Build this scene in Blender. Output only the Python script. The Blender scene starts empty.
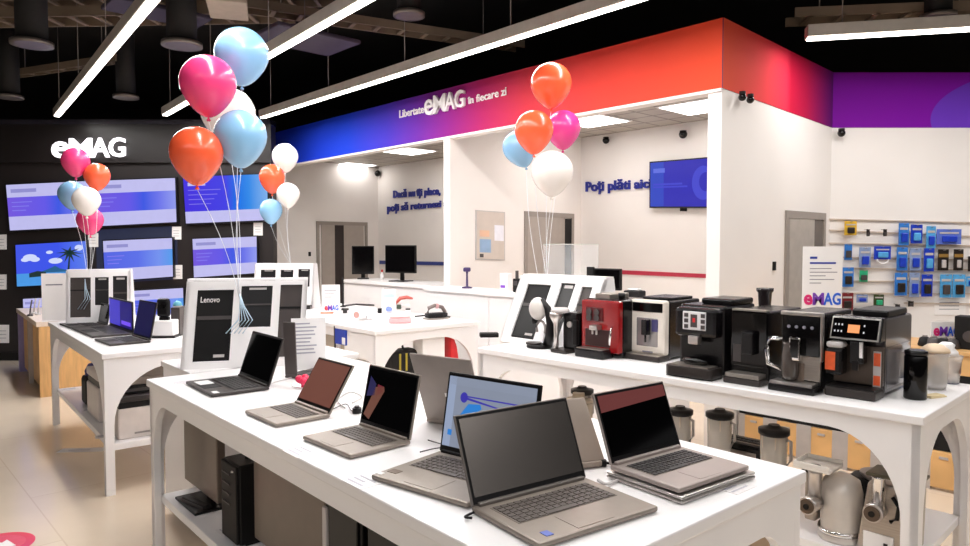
import bpy, bmesh, math, random
from mathutils import Vector, Matrix
random.seed(7)
COL = bpy.context.scene.collection
SC = bpy.context.scene
# ------------------------------------------------------------------ camera model (pixels <-> places)
F = 695.0; PT = math.radians(2.36); H = 1.5; T = 0.857
cp, sp = math.cos(PT), math.sin(PT)
def ray(px, py):
    x = (px-485)/F; y = (py-273)/F
    return Vector((x, cp-sp*y, -sp-cp*y))
EYE = Vector((0, 0, H))
def PZ(px, py, z=T):
    r = ray(px, py); return EYE + r*((z-H)/r.z)
def PY(px, py, y):
    r = ray(px, py); return EYE + r*(y/r.y)
def PP(px, py, p0, n):
    r = ray(px, py); return EYE + r*((Vector(p0)-EYE).dot(n)/r.dot(n))
def proj(p):
    d = Vector(p)-EYE; zc = d.y*cp-d.z*sp; yc = -(d.z*cp+d.y*sp)
    return 485+F*d.x/zc, 273+F*yc/zc
cam = bpy.data.cameras.new('camera'); cam.sensor_width = 36; cam.lens = 36*F/970; cam.clip_start = .02
co = bpy.data.objects.new('camera', cam); COL.objects.link(co)
co.location = EYE; co.rotation_euler = (math.pi/2-PT, 0, 0); SC.camera = co
SC.view_settings.view_transform = 'Standard'
SC.view_settings.look = 'None'
SC.view_settings.exposure = 0.0
wd = bpy.data.worlds.new('world'); SC.world = wd; wd.use_nodes = True
wt = wd.node_tree; bg = wt.nodes['Background']; bg.inputs[1].default_value = .68
wtc = wt.nodes.new('ShaderNodeTexCoord'); wsx = wt.nodes.new('ShaderNodeSeparateXYZ'); wrp = wt.nodes.new('ShaderNodeValToRGB')
wt.links.new(wtc.outputs['Generated'], wsx.inputs[0]); wt.links.new(wsx.outputs['Z'], wrp.inputs[0]); wt.links.new(wrp.outputs[0], bg.inputs[0])
wrp.color_ramp.elements[0].position = .15; wrp.color_ramp.elements[0].color = (.05, .047, .045, 1)
wrp.color_ramp.elements[1].position = .27; wrp.color_ramp.elements[1].color = (1, .98, .97, 1)

# ------------------------------------------------------------------ materials
def lin(c):
    return tuple((v/12.92 if v <= .04045 else ((v+.055)/1.055)**2.4) for v in [x/255 for x in c])
MATS = {}
def mat(name, rgb, rough=.5, metal=0, var=.06, scale=12, emit=0, trans=0, coat=0, alpha=1, spec=.5, bump=0, stretch=None):
    if name in MATS: return MATS[name]
    m = bpy.data.materials.new(name); m.use_nodes = True
    nt = m.node_tree; N = nt.nodes; L = nt.links
    b = N['Principled BSDF']; c = lin(rgb)
    b.inputs['Roughness'].default_value = rough; b.inputs['Metallic'].default_value = metal
    b.inputs['Specular IOR Level'].default_value = spec
    b.inputs['Coat Weight'].default_value = coat; b.inputs['Coat Roughness'].default_value = .08
    b.inputs['Transmission Weight'].default_value = trans; b.inputs['Alpha'].default_value = alpha
    tc = N.new('ShaderNodeTexCoord'); nz = N.new('ShaderNodeTexNoise'); nz.inputs['Scale'].default_value = scale
    src = tc.outputs['Object']
    if stretch:
        mp = N.new('ShaderNodeMapping'); mp.inputs['Scale'].default_value = stretch
        L.new(src, mp.inputs[0]); src = mp.outputs[0]
    L.new(src, nz.inputs['Vector'])
    rp = N.new('ShaderNodeValToRGB')
    rp.color_ramp.elements[0].position = .3; rp.color_ramp.elements[1].position = .7
    rp.color_ramp.elements[0].color = tuple(max(0, v*(1-var)) for v in c)+(1,)
    rp.color_ramp.elements[1].color = tuple(min(1, v*(1+var)) for v in c)+(1,)
    L.new(nz.outputs['Fac'], rp.inputs[0]); L.new(rp.outputs[0], b.inputs['Base Color'])
    if emit:
        L.new(rp.outputs[0], b.inputs['Emission Color']); b.inputs['Emission Strength'].default_value = emit
        if emit > .15:
            L.remove(b.inputs['Base Color'].links[0]); b.inputs['Base Color'].default_value = (.02, .02, .02, 1)
    if bump:
        bp = N.new('ShaderNodeBump'); bp.inputs['Strength'].default_value = bump; bp.inputs['Distance'].default_value = .002
        L.new(nz.outputs['Fac'], bp.inputs['Height']); L.new(bp.outputs[0], b.inputs['Normal'])
    MATS[name] = m; return m
def ramp_mat(name, stops, rough=.5, emit=0, axis='X', circles=(), wave=None):
    """colour ramp along the surface's own UV; circles = (u, v, radius_u, aspect, rgb, amount)"""
    m = bpy.data.materials.new(name); m.use_nodes = True
    nt = m.node_tree; N = nt.nodes; L = nt.links; b = N['Principled BSDF']
    b.inputs['Roughness'].default_value = rough; b.inputs['Specular IOR Level'].default_value = .25
    uv = N.new('ShaderNodeUVMap'); uv.uv_map = 'UVMap'
    sx = N.new('ShaderNodeSeparateXYZ'); L.new(uv.outputs[0], sx.inputs[0])
    rp = N.new('ShaderNodeValToRGB'); els = rp.color_ramp.elements
    while len(els) < len(stops): els.new(.5)
    for e, (p, c) in zip(els, stops): e.position = p; e.color = lin(c)+(1,)
    fac = sx.outputs[axis]
    if wave:
        nz = N.new('ShaderNodeTexNoise'); nz.inputs['Scale'].default_value = wave[0]; L.new(uv.outputs[0], nz.inputs['Vector'])
        ma = N.new('ShaderNodeMath'); ma.operation = 'MULTIPLY_ADD'; ma.inputs[1].default_value = wave[1]
        L.new(nz.outputs['Fac'], ma.inputs[0]); L.new(fac, ma.inputs[2]); fac = ma.outputs[0]
    L.new(fac, rp.inputs[0]); out = rp.outputs[0]
    for (u, v, r, asp, rgb, amt) in circles:
        mp = N.new('ShaderNodeMapping'); mp.inputs['Location'].default_value = (-u, -v*asp, 0); mp.inputs['Scale'].default_value = (1, asp, 0)
        L.new(uv.outputs[0], mp.inputs[0])
        ln = N.new('ShaderNodeVectorMath'); ln.operation = 'LENGTH'; L.new(mp.outputs[0], ln.inputs[0])
        lt = N.new('ShaderNodeMath'); lt.operation = 'LESS_THAN'; lt.inputs[1].default_value = r; L.new(ln.outputs['Value'], lt.inputs[0])
        mu = N.new('ShaderNodeMath'); mu.operation = 'MULTIPLY'; mu.inputs[1].default_value = amt; L.new(lt.outputs[0], mu.inputs[0])
        mx = N.new('ShaderNodeMixRGB'); mx.inputs[2].default_value = lin(rgb)+(1,)
        L.new(mu.outputs[0], mx.inputs[0]); L.new(out, mx.inputs[1]); out = mx.outputs[0]
    L.new(out, b.inputs['Base Color'])
    if emit:
        L.new(out, b.inputs['Emission Color']); b.inputs['Emission Strength'].default_value = emit
        b.inputs['Base Color'].default_value = (0, 0, 0, 1)
        for l in list(b.inputs['Base Color'].links): L.remove(l)
    return m
WHITE = mat('white_lacquer', (246, 243, 243), .28, var=.02, scale=3)
WALL = mat('wall_paint', (240, 235, 232), .6, var=.02, scale=2)
CREAM = mat('cream_wall', (242, 236, 232), .6, var=.02, scale=2)
BLACKW = mat('black_panel', (36, 30, 30), .45, var=.1, scale=1.5)
BLACK = mat('black_plastic', (14, 12, 13), .38, var=.1, scale=20, spec=.3)
GLOSSB = mat('gloss_black', (6, 5, 6), .08, var=.1, spec=.4)
MATTEB = mat('matte_black', (18, 16, 17), .6, var=.1, spec=.3)
DGREY = mat('dark_grey', (70, 64, 64), .45, var=.05)
GREY = mat('mid_grey', (140, 132, 128), .45, var=.05)
LGREY = mat('light_grey', (196, 190, 188), .4, var=.04)
SILVER = mat('silver_metal', (200, 194, 190), .28, metal=.9, var=.04, scale=30)
CHROME = mat('chrome', (225, 222, 220), .1, metal=1, var=.03)
STEEL = mat('brushed_steel', (176, 168, 160), .33, metal=.85, var=.08, scale=8, stretch=(1, 1, 30))
ALU = mat('warm_aluminium', (152, 141, 131), .4, metal=.35, var=.03, scale=40)
ALUD = mat('grey_aluminium', (112, 105, 100), .4, metal=.4, var=.03, scale=40)
LAPD = mat('dark_laptop', (62, 56, 54), .4, metal=.3, var=.05)
KEYG = mat('grey_keys', (92, 83, 78), .55, var=.06, scale=40)
KEYB = mat('black_keys', (40, 36, 36), .5, var=.06, scale=40)
DECK = mat('key_well', (124, 114, 105), .5, var=.04)
SCRM = mat('matte_screen', (140, 133, 128), .27, metal=1, var=.02, scale=3)
SCRG = mat('glossy_screen', (4, 4, 5), .07, var=.05, spec=.2)
WOOD = mat('oak_wood', (216, 170, 112), .45, var=.12, scale=5, stretch=(1, 8, 1))
GLASS = mat('clear_glass', (250, 250, 250), .02, trans=1, var=0)
PLEXI = mat('clear_acrylic', (240, 244, 246), .05, alpha=.16, var=0)
PAPER = mat('white_paper', (246, 243, 242), .6, var=.01)
INK = mat('grey_ink', (130, 128, 140), .6, var=.05)
BLUEINK = mat('deep_blue_letters', (22, 36, 140), .45, var=.05)
WLET = mat('white_letters', (246, 240, 240), .5, var=.02)
GLOW = mat('glowing_letters', (255, 250, 255), .5, var=.01, emit=2.2)
LAMP = mat('lamp_diffuser', (255, 247, 236), .5, var=.01, emit=9)
PANEL = mat('ceiling_panel_light', (255, 250, 244), .5, var=.01, emit=5)
RED = mat('coffee_red', (140, 8, 14), .22, var=.06, coat=.5)
PINKM = mat('pink_plastic', (238, 176, 178), .4, var=.04)
ORANGE = mat('orange_plastic', (236, 128, 84), .4, var=.05)
REDP = mat('red_plastic', (214, 38, 44), .35, var=.05)
BLUEP = mat('blue_plastic', (28, 62, 170), .4, var=.06)
CYAN = mat('teal_plastic', (96, 170, 190), .4, var=.06)
MAGENTA = mat('logo_magenta', (226, 44, 120), .5, var=.03)
LOGOR = mat('logo_red', (232, 60, 70), .5, var=.03)
LOGOP = mat('logo_purple', (120, 60, 180), .5, var=.03)
LOGOB = mat('logo_blue', (40, 100, 220), .5, var=.03)
def em(name, rgb, s=1.0): return mat(name, rgb, .4, var=.02, emit=s, spec=.3)

# ------------------------------------------------------------------ mesh builder
class MB:
    def __init__(s): s.v = []; s.f = []; s.mi = []; s.uv = {}; s.sm = []
    def add(s, vs, fs, mi=0, smooth=False, uvs=None):
        o = len(s.v); s.v += [Vector(p) for p in vs]
        for k, f in enumerate(fs):
            s.f.append([o+i for i in f]); s.mi.append(mi); s.sm.append(smooth)
            if uvs: s.uv[len(s.f)-1] = [uvs[i] for i in f]
        return s
    def box(s, x0, x1, y0, y1, z0, z1, mi=0, M=None):
        vs = [Vector((x, y, z)) for z in (z0, z1) for y in (y0, y1) for x in (x0, x1)]
        if M: vs = [M @ p for p in vs]
        return s.add(vs, [(0, 2, 3, 1), (4, 5, 7, 6), (0, 1, 5, 4), (2, 6, 7, 3), (0, 4, 6, 2), (1, 3, 7, 5)], mi)
    def prism(s, poly, a, b, plane='xz', mi=0, M=None, smooth=False):
        """poly in the given plane, extruded along the third axis from a to b"""
        def P(u, w, t): return {'xz': (u, t, w), 'xy': (u, w, t), 'yz': (t, u, w)}[plane]
        n = len(poly); vs = [Vector(P(u, w, a)) for u, w in poly]+[Vector(P(u, w, b)) for u, w in poly]
        if M: vs = [M @ p for p in vs]
        fs = [tuple(range(n))[::-1], tuple(range(n, 2*n))]+[(i, (i+1) % n, n+(i+1) % n, n+i) for i in range(n)]
        return s.add(vs, fs, mi, smooth)
    def lathe(s, prof, c=(0, 0, 0), n=20, mi=0, M=None, sx=1, sy=1):
        """prof: list of (r, z)"""
        vs = []; fs = []
        for r, z in prof:
            for k in range(n):
                a = 2*math.pi*k/n; vs.append(Vector((c[0]+r*sx*math.cos(a), c[1]+r*sy*math.sin(a), c[2]+z)))
        if M: vs = [M @ p for p in vs]
        for j in range(len(prof)-1):
            for k in range(n): fs.append((j*n+k, j*n+(k+1) % n, (j+1)*n+(k+1) % n, (j+1)*n+k))
        s.add(vs, fs, mi, True)
        o = len(s.v)-len(vs); m = len(prof)
        s.f.append([o+k for k in range(n)][::-1]); s.mi.append(mi); s.sm.append(False)
        s.f.append([o+(m-1)*n+k for k in range(n)]); s.mi.append(mi); s.sm.append(False)
        return s
    def cyl(s, c, r, h, n=20, mi=0, M=None): return s.lathe([(r, 0), (r, h)], c, n, mi, M)
    def ball(s, c, r, n=16, mi=0, sz=1): return s.lathe([(max(1e-4, r*math.sin(math.pi*i/10)), -r*sz*math.cos(math.pi*i/10)) for i in range(11)], c, n, mi)
    def tube(s, pts, r, n=8, mi=0):
        pts = [Vector(p) for p in pts]; vs = []; fs = []
        for i, p in enumerate(pts):
            t = (pts[min(i+1, len(pts)-1)]-pts[max(i-1, 0)]).normalized()
            a = t.cross(Vector((0, 0, 1)) if abs(t.z) < .9 else Vector((1, 0, 0))).normalized(); b = t.cross(a)
            rr = r[i] if isinstance(r, (list, tuple)) else r
            for k in range(n):
                w = 2*math.pi*k/n; vs.append(p+a*(rr*math.cos(w))+b*(rr*math.sin(w)))
        for j in range(len(pts)-1):
            for k in range(n): fs.append((j*n+k, j*n+(k+1) % n, (j+1)*n+(k+1) % n, (j+1)*n+k))
        fs += [tuple(range(n))[::-1], tuple((len(pts)-1)*n+k for k in range(n))]
        return s.add(vs, fs, mi, True)
    def quad(s, q, mi=0): return s.add(q, [(0, 1, 2, 3)], mi, uvs=[(0, 0), (1, 0), (1, 1), (0, 1)])
    def slab(s, q, t, mi=0, side=None):
        """front face q (BL, BR, TR, TL), body going t behind it"""
        q = [Vector(p) for p in q]; n = (q[1]-q[0]).cross(q[3]-q[0]).normalized()
        b = [p-n*t for p in q]; si = mi if side is None else side
        s.add(q+b, [(0, 1, 2, 3)], mi, uvs=[(0, 0), (1, 0), (1, 1), (0, 1)]*2)
        return s.add(q+b, [(4, 7, 6, 5), (0, 4, 5, 1), (1, 5, 6, 2), (2, 6, 7, 3), (3, 7, 4, 0)], si)
    def build(s, name, mats, parent=None, bevel=0, seg=2, world=False, kind=None, label=None, smooth=False):
        me = bpy.data.meshes.new(name); vs = s.v
        if world and parent is not None:
            W = wm(parent).inverted(); vs = [W @ p for p in vs]
        me.from_pydata([tuple(p) for p in vs], [], s.f)
        if not isinstance(mats, (list, tuple)): mats = [mats]
        for m in mats: me.materials.append(m)
        ul = me.uv_layers.new(name='UVMap')
        for i, p in enumerate(me.polygons):
            p.material_index = s.mi[i]; p.use_smooth = s.sm[i] or smooth
            if i in s.uv:
                for li, uv in zip(p.loop_indices, s.uv[i]): ul.data[li].uv = uv
        me.update()
        o = bpy.data.objects.new(name, me); COL.objects.link(o); o.parent = parent
        if bevel:
            bv = o.modifiers.new('bevel', 'BEVEL'); bv.width = bevel; bv.segments = seg; bv.limit_method = 'ANGLE'; bv.angle_limit = .7
        if kind: o['kind'] = kind
        if label: o['label'] = label
        return o
def wm(o):
    M = Matrix.Translation(o.location) @ o.rotation_euler.to_matrix().to_4x4()
    return wm(o.parent) @ M if o.parent else M
def thing(name, label, cat, loc=(0, 0, 0), rot=0, group=None):
    o = bpy.data.objects.new(name, None); COL.objects.link(o); o.empty_display_size = .05
    o.location = loc; o.rotation_euler = (0, 0, rot); o['label'] = label; o['category'] = cat
    if group: o['group'] = group
    return o
def tag(o, label, cat, group=None):
    o['label'] = label; o['category'] = cat
    if group: o['group'] = group
    return o
def at_origin(o):
    """move a single-mesh thing's origin to its base"""
    vs = o.data.vertices; c = Vector((sum(v.co.x for v in vs)/len(vs), sum(v.co.y for v in vs)/len(vs), min(v.co.z for v in vs)))
    o.data.transform(Matrix.Translation(-c)); o.location = c; return o
def sub(q, u0, v0, u1, v1, off=0.0):
    q = [Vector(p) for p in q]; n = (q[1]-q[0]).cross(q[3]-q[0]).normalized()
    f = lambda u, v: (q[0]*(1-u)+q[1]*u)*(1-v)+(q[3]*(1-u)+q[2]*u)*v+n*off
    return [f(u0, v0), f(u1, v0), f(u1, v1), f(u0, v1)]
def text_mb(body, q, bold=0.0, depth=.004, mi=0, mb=None, resolution=3):
    """solid lettering fitted to the quad q (BL, BR, TR, TL)"""
    cu = bpy.data.curves.new('lettering', 'FONT'); cu.body = body; cu.offset = bold; cu.resolution_u = resolution
    to = bpy.data.objects.new('lettering', cu); COL.objects.link(to)
    dg = bpy.context.evaluated_depsgraph_get(); me = bpy.data.meshes.new_from_object(to.evaluated_get(dg))
    bpy.data.objects.remove(to); bpy.data.curves.remove(cu)
    mb = mb or MB(); xs = [v.co.x for v in me.vertices]; ys = [v.co.y for v in me.vertices]
    x0, x1, y0, y1 = min(xs), max(xs), min(ys), max(ys)
    q = [Vector(p) for p in q]; n = (q[1]-q[0]).cross(q[3]-q[0]).normalized()
    bm = bmesh.new(); bm.from_mesh(me); bpy.data.meshes.remove(me)
    r = bmesh.ops.extrude_face_region(bm, geom=bm.faces[:])
    for e in r['geom']:
        if isinstance(e, bmesh.types.BMVert): e.co.z += 1
    bm.verts.index_update()
    vs = []
    for v in bm.verts:
        u = (v.co.x-x0)/(x1-x0); w = (v.co.y-y0)/(y1-y0)
        vs.append((q[0]*(1-u)+q[1]*u)*(1-w)+(q[3]*(1-u)+q[2]*u)*w+n*(depth*v.co.z))
    mb.add(vs, [[v.index for v in f.verts] for f in bm.faces], mi); bm.free(); return mb
def logo_mb(q, depth=.002, colours=(0, 1, 2, 3), mb=None, bold=.035):
    """the four letters of the store's mark, each letter its own colour slot"""
    mb = mb or MB()
    for ch, (a, b), c in zip('eMAG', ((0, .235), (.24, .545), (.53, .785), (.775, 1)), colours):
        h = .86 if ch == 'e' else 1
        text_mb(ch, sub(q, a, 0, b, h), bold, depth, c, mb)
    return mb

# ------------------------------------------------------------------ store axes
D = Vector((-.68, .733, 0)).normalized()      # along the long fascia, away from the camera
Nn = Vector((D.y, -D.x, 0))                    # to the back right
C = PZ(722, 88, 2.6); C.z = 0                  # outer corner of the fascia
ZB, ZT, ZC = 2.6, 3.09, 2.85
def onD(px, off=0):
    """floor point of the fascia plane (moved off along Nn) seen in picture column px"""
    k = (px-485)/F; p0 = C+Nn*off
    s = (p0.x-k*p0.y)/(k*D.y-D.x); return p0+D*s
# floor
fm = bpy.data.materials.new('floor_tiles'); fm.use_nodes = True
nt = fm.node_tree; Nd = nt.nodes; Lk = nt.links; b = Nd['Principled BSDF']
tc = Nd.new('ShaderNodeTexCoord'); mp = Nd.new('ShaderNodeMapping'); mp.inputs['Rotation'].default_value = (0, 0, .82)
Lk.new(tc.outputs['Object'], mp.inputs[0])
br = Nd.new('ShaderNodeTexBrick'); br.inputs['Scale'].default_value = 1; br.inputs['Brick Width'].default_value = 1.6; br.inputs['Row Height'].default_value = .8
br.inputs['Mortar Size'].default_value = .004; br.offset = .5
br.inputs['Color1'].default_value = lin((244, 226, 204))+(1,); br.inputs['Color2'].default_value = lin((241, 222, 199))+(1,); br.inputs['Mortar'].default_value = lin((230, 208, 184))+(1,)
Lk.new(mp.outputs[0], br.inputs['Vector'])
nz = Nd.new('ShaderNodeTexNoise'); nz.inputs['Scale'].default_value = 2.5; nz.inputs['Detail'].default_value = 5; Lk.new(mp.outputs[0], nz.inputs['Vector'])
mx = Nd.new('ShaderNodeMixRGB'); mx.blend_type = 'MULTIPLY'; mx.inputs[0].default_value = .16
Lk.new(br.outputs[0], mx.inputs[1]); Lk.new(nz.outputs['Fac'], mx.inputs[2]); Lk.new(mx.outputs[0], b.inputs['Base Color'])
b.inputs['Roughness'].default_value = .16
MB().box(-16, 16, -2.5, 15, -.1, 0).build('floor', fm, kind='structure')
CEIL = mat('dark_ceiling', (17, 14, 14), .8, var=.3, scale=2)
MB().box(-16, 16, -2.5, 15, 4.3, 4.4).build('ceiling', CEIL, kind='structure')
# television wall
TVY = 8.95
tw = MB().box(-16, -2.72, TVY, TVY+.15, 0, 2.72)
tw.build('wall_back', BLACKW, kind='structure')
MB().box(-16, -2.72, TVY-.06, TVY+.15, 2.54, 2.62+.4).build('trim_1', mat('black_header', (30, 25, 25), .4, var=.1, scale=2), kind='structure')
MB().box(-16, -2.72, TVY-.08, TVY+.16, 3.02, 3.08).build('trim_2', mat('black_gloss_trim', (48, 46, 56), .25, var=.1), kind='structure')
MB().box(-16, -2.72, TVY-.03, TVY, 0, .1).build('baseboard_back', MATTEB, kind='structure')
MB().box(-16, 16, 14.6, 14.7, 0, 4.3).build('wall_rear', CEIL, kind='structure')
# alcove walls: left wall, back wall, partition, right pier
B0 = C+Nn*2.35                                 # a point of the alcove's back wall
LW = PP(378, 200, B0, Nn); LW.z = 0            # inner left corner
def wallslab(name, p, q, z0, z1, t, side, m, kind='structure'):
    p = Vector((p.x, p.y, 0)); q = Vector((q.x, q.y, 0)); n = side.normalized()*t
    ps = [p, q, q+n, p+n]; mb = MB()
    mb.prism([(v.x, v.y) for v in ps], z0, z1, 'xy'); return mb.build(name, m, kind=kind)
wallslab('wall_left', LW, LW-Nn*3.2, 0, ZC, .15, D, WALL)
PF = onD(450)                                  # front edge of the partition, right face
PB = PP(581, 200, B0, Nn); PB.z = 0
PD = (PB-PF).normalized(); PN = Vector((PD.y, -PD.x, 0))      # PN points to the right of the partition
wallslab('wall_partition', PF, PF+PD*.11, 0, ZB-.022, .09, -PN, CREAM); wallslab('wall_partition', PF+PD*.11, PB, 0, ZC, .09, -PN, CREAM)
wallslab('wall_service', C+D*((LW-C).dot(D)+.2)+Nn*2.35, C-D*.3+Nn*2.35, 0, ZC, .15, Nn, WALL)
FE = (PP(832, 127, C, D)); FE.z = 0            # inner corner where the right wall starts
PW = .105
wallslab('wall_right', C+D*PW, FE-Nn*0+D*PW, 0, ZB, PW, -D, CREAM)
wallslab('wall_pier', C+D*PW+Nn*.12, C+D*PW+Nn*2.4, ZB, ZC, .05, -D, CREAM)
ACY = FE.y
MB().box(FE.x-.1, 8, ACY, ACY+.15, 0, ZB-.05).build('wall_accessory', WALL, kind='structure')
# alcove ceiling with tile grid
ct = bpy.data.materials.new('ceiling_tiles'); ct.use_nodes = True
nt = ct.node_tree; Nd = nt.nodes; Lk = nt.links; b = Nd['Principled BSDF']
tc = Nd.new('ShaderNodeTexCoord'); mp = Nd.new('ShaderNodeMapping'); mp.inputs['Rotation'].default_value = (0, 0, -math.atan2(Nn.y, Nn.x)); Lk.new(tc.outputs['Object'], mp.inputs[0])
br = Nd.new('ShaderNodeTexBrick'); br.offset = 0; br.inputs['Scale'].default_value = 1; br.inputs['Brick Width'].default_value = .3; br.inputs['Row Height'].default_value = .3; br.inputs['Mortar Size'].default_value = .014
br.inputs['Color1'].default_value = lin((182, 174, 164))+(1,); br.inputs['Color2'].default_value = lin((174, 166, 156))+(1,); br.inputs['Mortar'].default_value = lin((128, 120, 112))+(1,)
Lk.new(mp.outputs[0], br.inputs['Vector']); Lk.new(br.outputs[0], b.inputs['Base Color'])
ps = [C+D*.02+Nn*.03, C+D*.02+Nn*2.4, C+D*8.5+Nn*2.4, C+D*8.5+Nn*.03]
MB().prism([(v.x, v.y) for v in ps], ZC, ZC+.06, 'xy').build('ceiling_alcove', ct, kind='structure')
# fascia: long blue-to-red face, short red-to-purple face, purple right face
fas1 = ramp_mat('fascia_gradient_long', [(0, (20, 60, 235)), (.34, (22, 62, 210)), (.45, (66, 50, 186)), (.53, (104, 38, 160)), (.60, (138, 28, 132)), (.67, (176, 34, 98)), (.75, (206, 54, 70)), (.86, (222, 68, 58)), (1, (230, 78, 50))], .8, wave=(3, .02))
fas2 = ramp_mat('fascia_gradient_short', [(0, (226, 84, 56)), (.52, (222, 44, 74)), (.56, (196, 10, 56)), (.72, (176, 8, 66)), (1, (88, 6, 112))], .8)
fas3 = ramp_mat('fascia_gradient_right', [(0, (122, 6, 158)), (.25, (128, 4, 172)), (1, (96, 30, 186))], .8, circles=((.47, .15, .29, .28, (104, 62, 204), .8),))
def fascia(name, p, q, z0, z1, back, m, edge, dz=0):
    p, q = Vector((p.x, p.y, 0)), Vector((q.x, q.y, 0)); U = Vector((0, 0, 1)); b = back.normalized()*.1
    mb = MB(); mb.slab([p+U*z0, q+U*(z0+dz), q+U*(z1+dz), p+U*z1], .1, 0, 1)
    return mb.build(name, [m, edge], kind='structure')
FL = onD(262)
fascia('trim_3', FL, C+D*.002, ZB, ZT, Nn, fas1, mat('fascia_edge', (70, 20, 80), .5))
fascia('trim_4', C+Nn*.002-D*.004, FE-D*.004, ZB, ZT, D, fas2, MATS['fascia_edge'], -.055)
fascia('trim_5', FE+Vector((0, -.004, 0)), Vector((8, FE.y-.004, 0)), ZB-.055, ZT-.055, Vector((0, 1, 0)), fas3, MATS['fascia_edge'])
# pale reveal under the long fascia
mbs = MB(); q0 = FL+Nn*.0; mbs.prism([(v.x, v.y) for v in (FL-Nn*.012, C-Nn*.012, C+Nn*.1, FL+Nn*.1)], ZB-.022, ZB, 'xy'); mbs.build('trim_6', CREAM, kind='structure')
U3 = Vector((0, 0, 1))
def wq(pa, pb, ha, hb, p0, n, off=.004):
    """quad on a plane from the pixels of its lower-left and lower-right points and the pixel rows above them"""
    a = PP(pa[0], pa[1], p0, n); b_ = PP(pb[0], pb[1], p0, n); a2 = PP(pa[0], ha, p0, n); b2 = PP(pb[0], hb, p0, n)
    o = -n.normalized()*off if n.dot(EYE-Vector(p0)) < 0 else n.normalized()*off
    return [a+o, b_+o, b2+o, a2+o]
# fascia lettering
o = text_mb('Libertate', wq((400, 118.2), (424.5, 113), 110.5, 105, C, Nn), .012, .008).build('fascia_lettering', WLET)
tag(at_origin(o), 'small white word Libertate on the purple part of the fascia', 'sign')
o = logo_mb(wq((426.5, 116.5), (466, 106.8), 98, 89.5, C, Nn), .03, (0, 0, 0, 0), bold=.012).build('store_logo_sign', WLET)
tag(at_origin(o), 'white bold eMAG logo raised on the purple and red fascia', 'sign')
o = text_mb('în fiecare zi', wq((468.5, 104.5), (507, 95.2), 97, 86.5, C, Nn), .012, .008).build('fascia_lettering', WLET)
tag(at_origin(o), 'small white words în fiecare zi on the red part of the fascia', 'sign')
# lettering on the service walls
mb = text_mb('Dacă nu îți place,', wq((394, 200.5), (441, 197), 190, 186, B0, Nn), .03, .02)
text_mb('poți să returnezi aici', wq((388, 214.5), (456, 207.8), 203.5, 198.5, B0, Nn), .03, .02, 0, mb)
tag(at_origin(mb.build('wall_lettering', BLUEINK)), 'two lines of deep blue raised letters beside the left service door', 'sign')
o = text_mb('Poți plăti aici', wq((586.5, 195), (652, 191), 181, 177.5, B0, Nn), .03, .02).build('wall_lettering', BLUEINK)
tag(at_origin(o), 'deep blue raised letters Poți plăti aici beside the wall television', 'sign')
# coloured rails on the service walls
def strip(name, a, b_, h, m):
    q = wq(a, b_, a[1]-h, b_[1]-h, B0, Nn, .012); MB().slab(q, .012).build(name, m, kind='structure')
strip('trim_7', (380, 264), (447, 265.5), 3.5, mat('blue_rail', (50, 66, 140), .5))
strip('trim_8', (596, 273), (708, 278), 4, mat('red_rail', (186, 44, 70), .5))
# doors
DOORM = mat('door_grey', (170, 160, 152), .5, var=.03); FRM = mat('door_frame_grey', (152, 143, 136), .45, var=.03); DARKGAP = mat('doorway_shadow', (48, 38, 36), .7)
def door(name, pl, pr, p0, n, parts):
    """pl, pr: pixels of the top corners; parts of the leaf given in the door's own width"""
    a = PP(pl[0], pl[1], p0, n); b_ = PP(pr[0], pr[1], p0, n); top = (a.z+b_.z)/2
    a.z = b_.z = 0; o = -n.normalized() if n.dot(EYE-Vector(p0)) < 0 else n.normalized()
    Q = [a, b_, b_+U3*top, a+U3*top]
    mb = MB(); w = (b_-a).length; t = .05/w
    mb.slab(sub(Q, 0, 0, t, 1, .02), .03) if (Q[1]-Q[0]).cross(U3).dot(o) > 0 else None
    mb.slab(sub(Q, 1-t, 0, 1, 1, .02), .03); mb.slab(sub(Q, t, 1-.06/top, 1-t, 1, .02), .03)
    fr = mb.build(name, FRM, kind='structure')
    for nm, u0, u1, v1, m, off in parts:
        mb = MB(); mb.slab(sub(Q, u0, .0, u1, v1, off), .012); mb.build(nm, m, fr)
    return fr, Q
door('door_1', (316, 221), (367, 222.5), LW, -D, [('door_leaf', .09, .34, .97, DOORM, .02), ('doorway', .34, .52, .97, DARKGAP, .014), ('door_leaf', .52, .92, .97, DOORM, .018)])
door('door_2', (524, 211.5), (573, 213.5), PF, PN, [('door_leaf', .05, .8, .97, DOORM, .016), ('door_closer', .72, .98, .965, MATTEB, .013)])
fr3, Q3 = door('door_3', (785, 209), (824, 214.5), C, D, [('door_leaf', .08, .70, .965, mat('door_pale', (176, 168, 160), .5), .016), ('doorway', .7, .93, .965, mat('doorway_grey', (112, 104, 98), .7), .012)])
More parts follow.
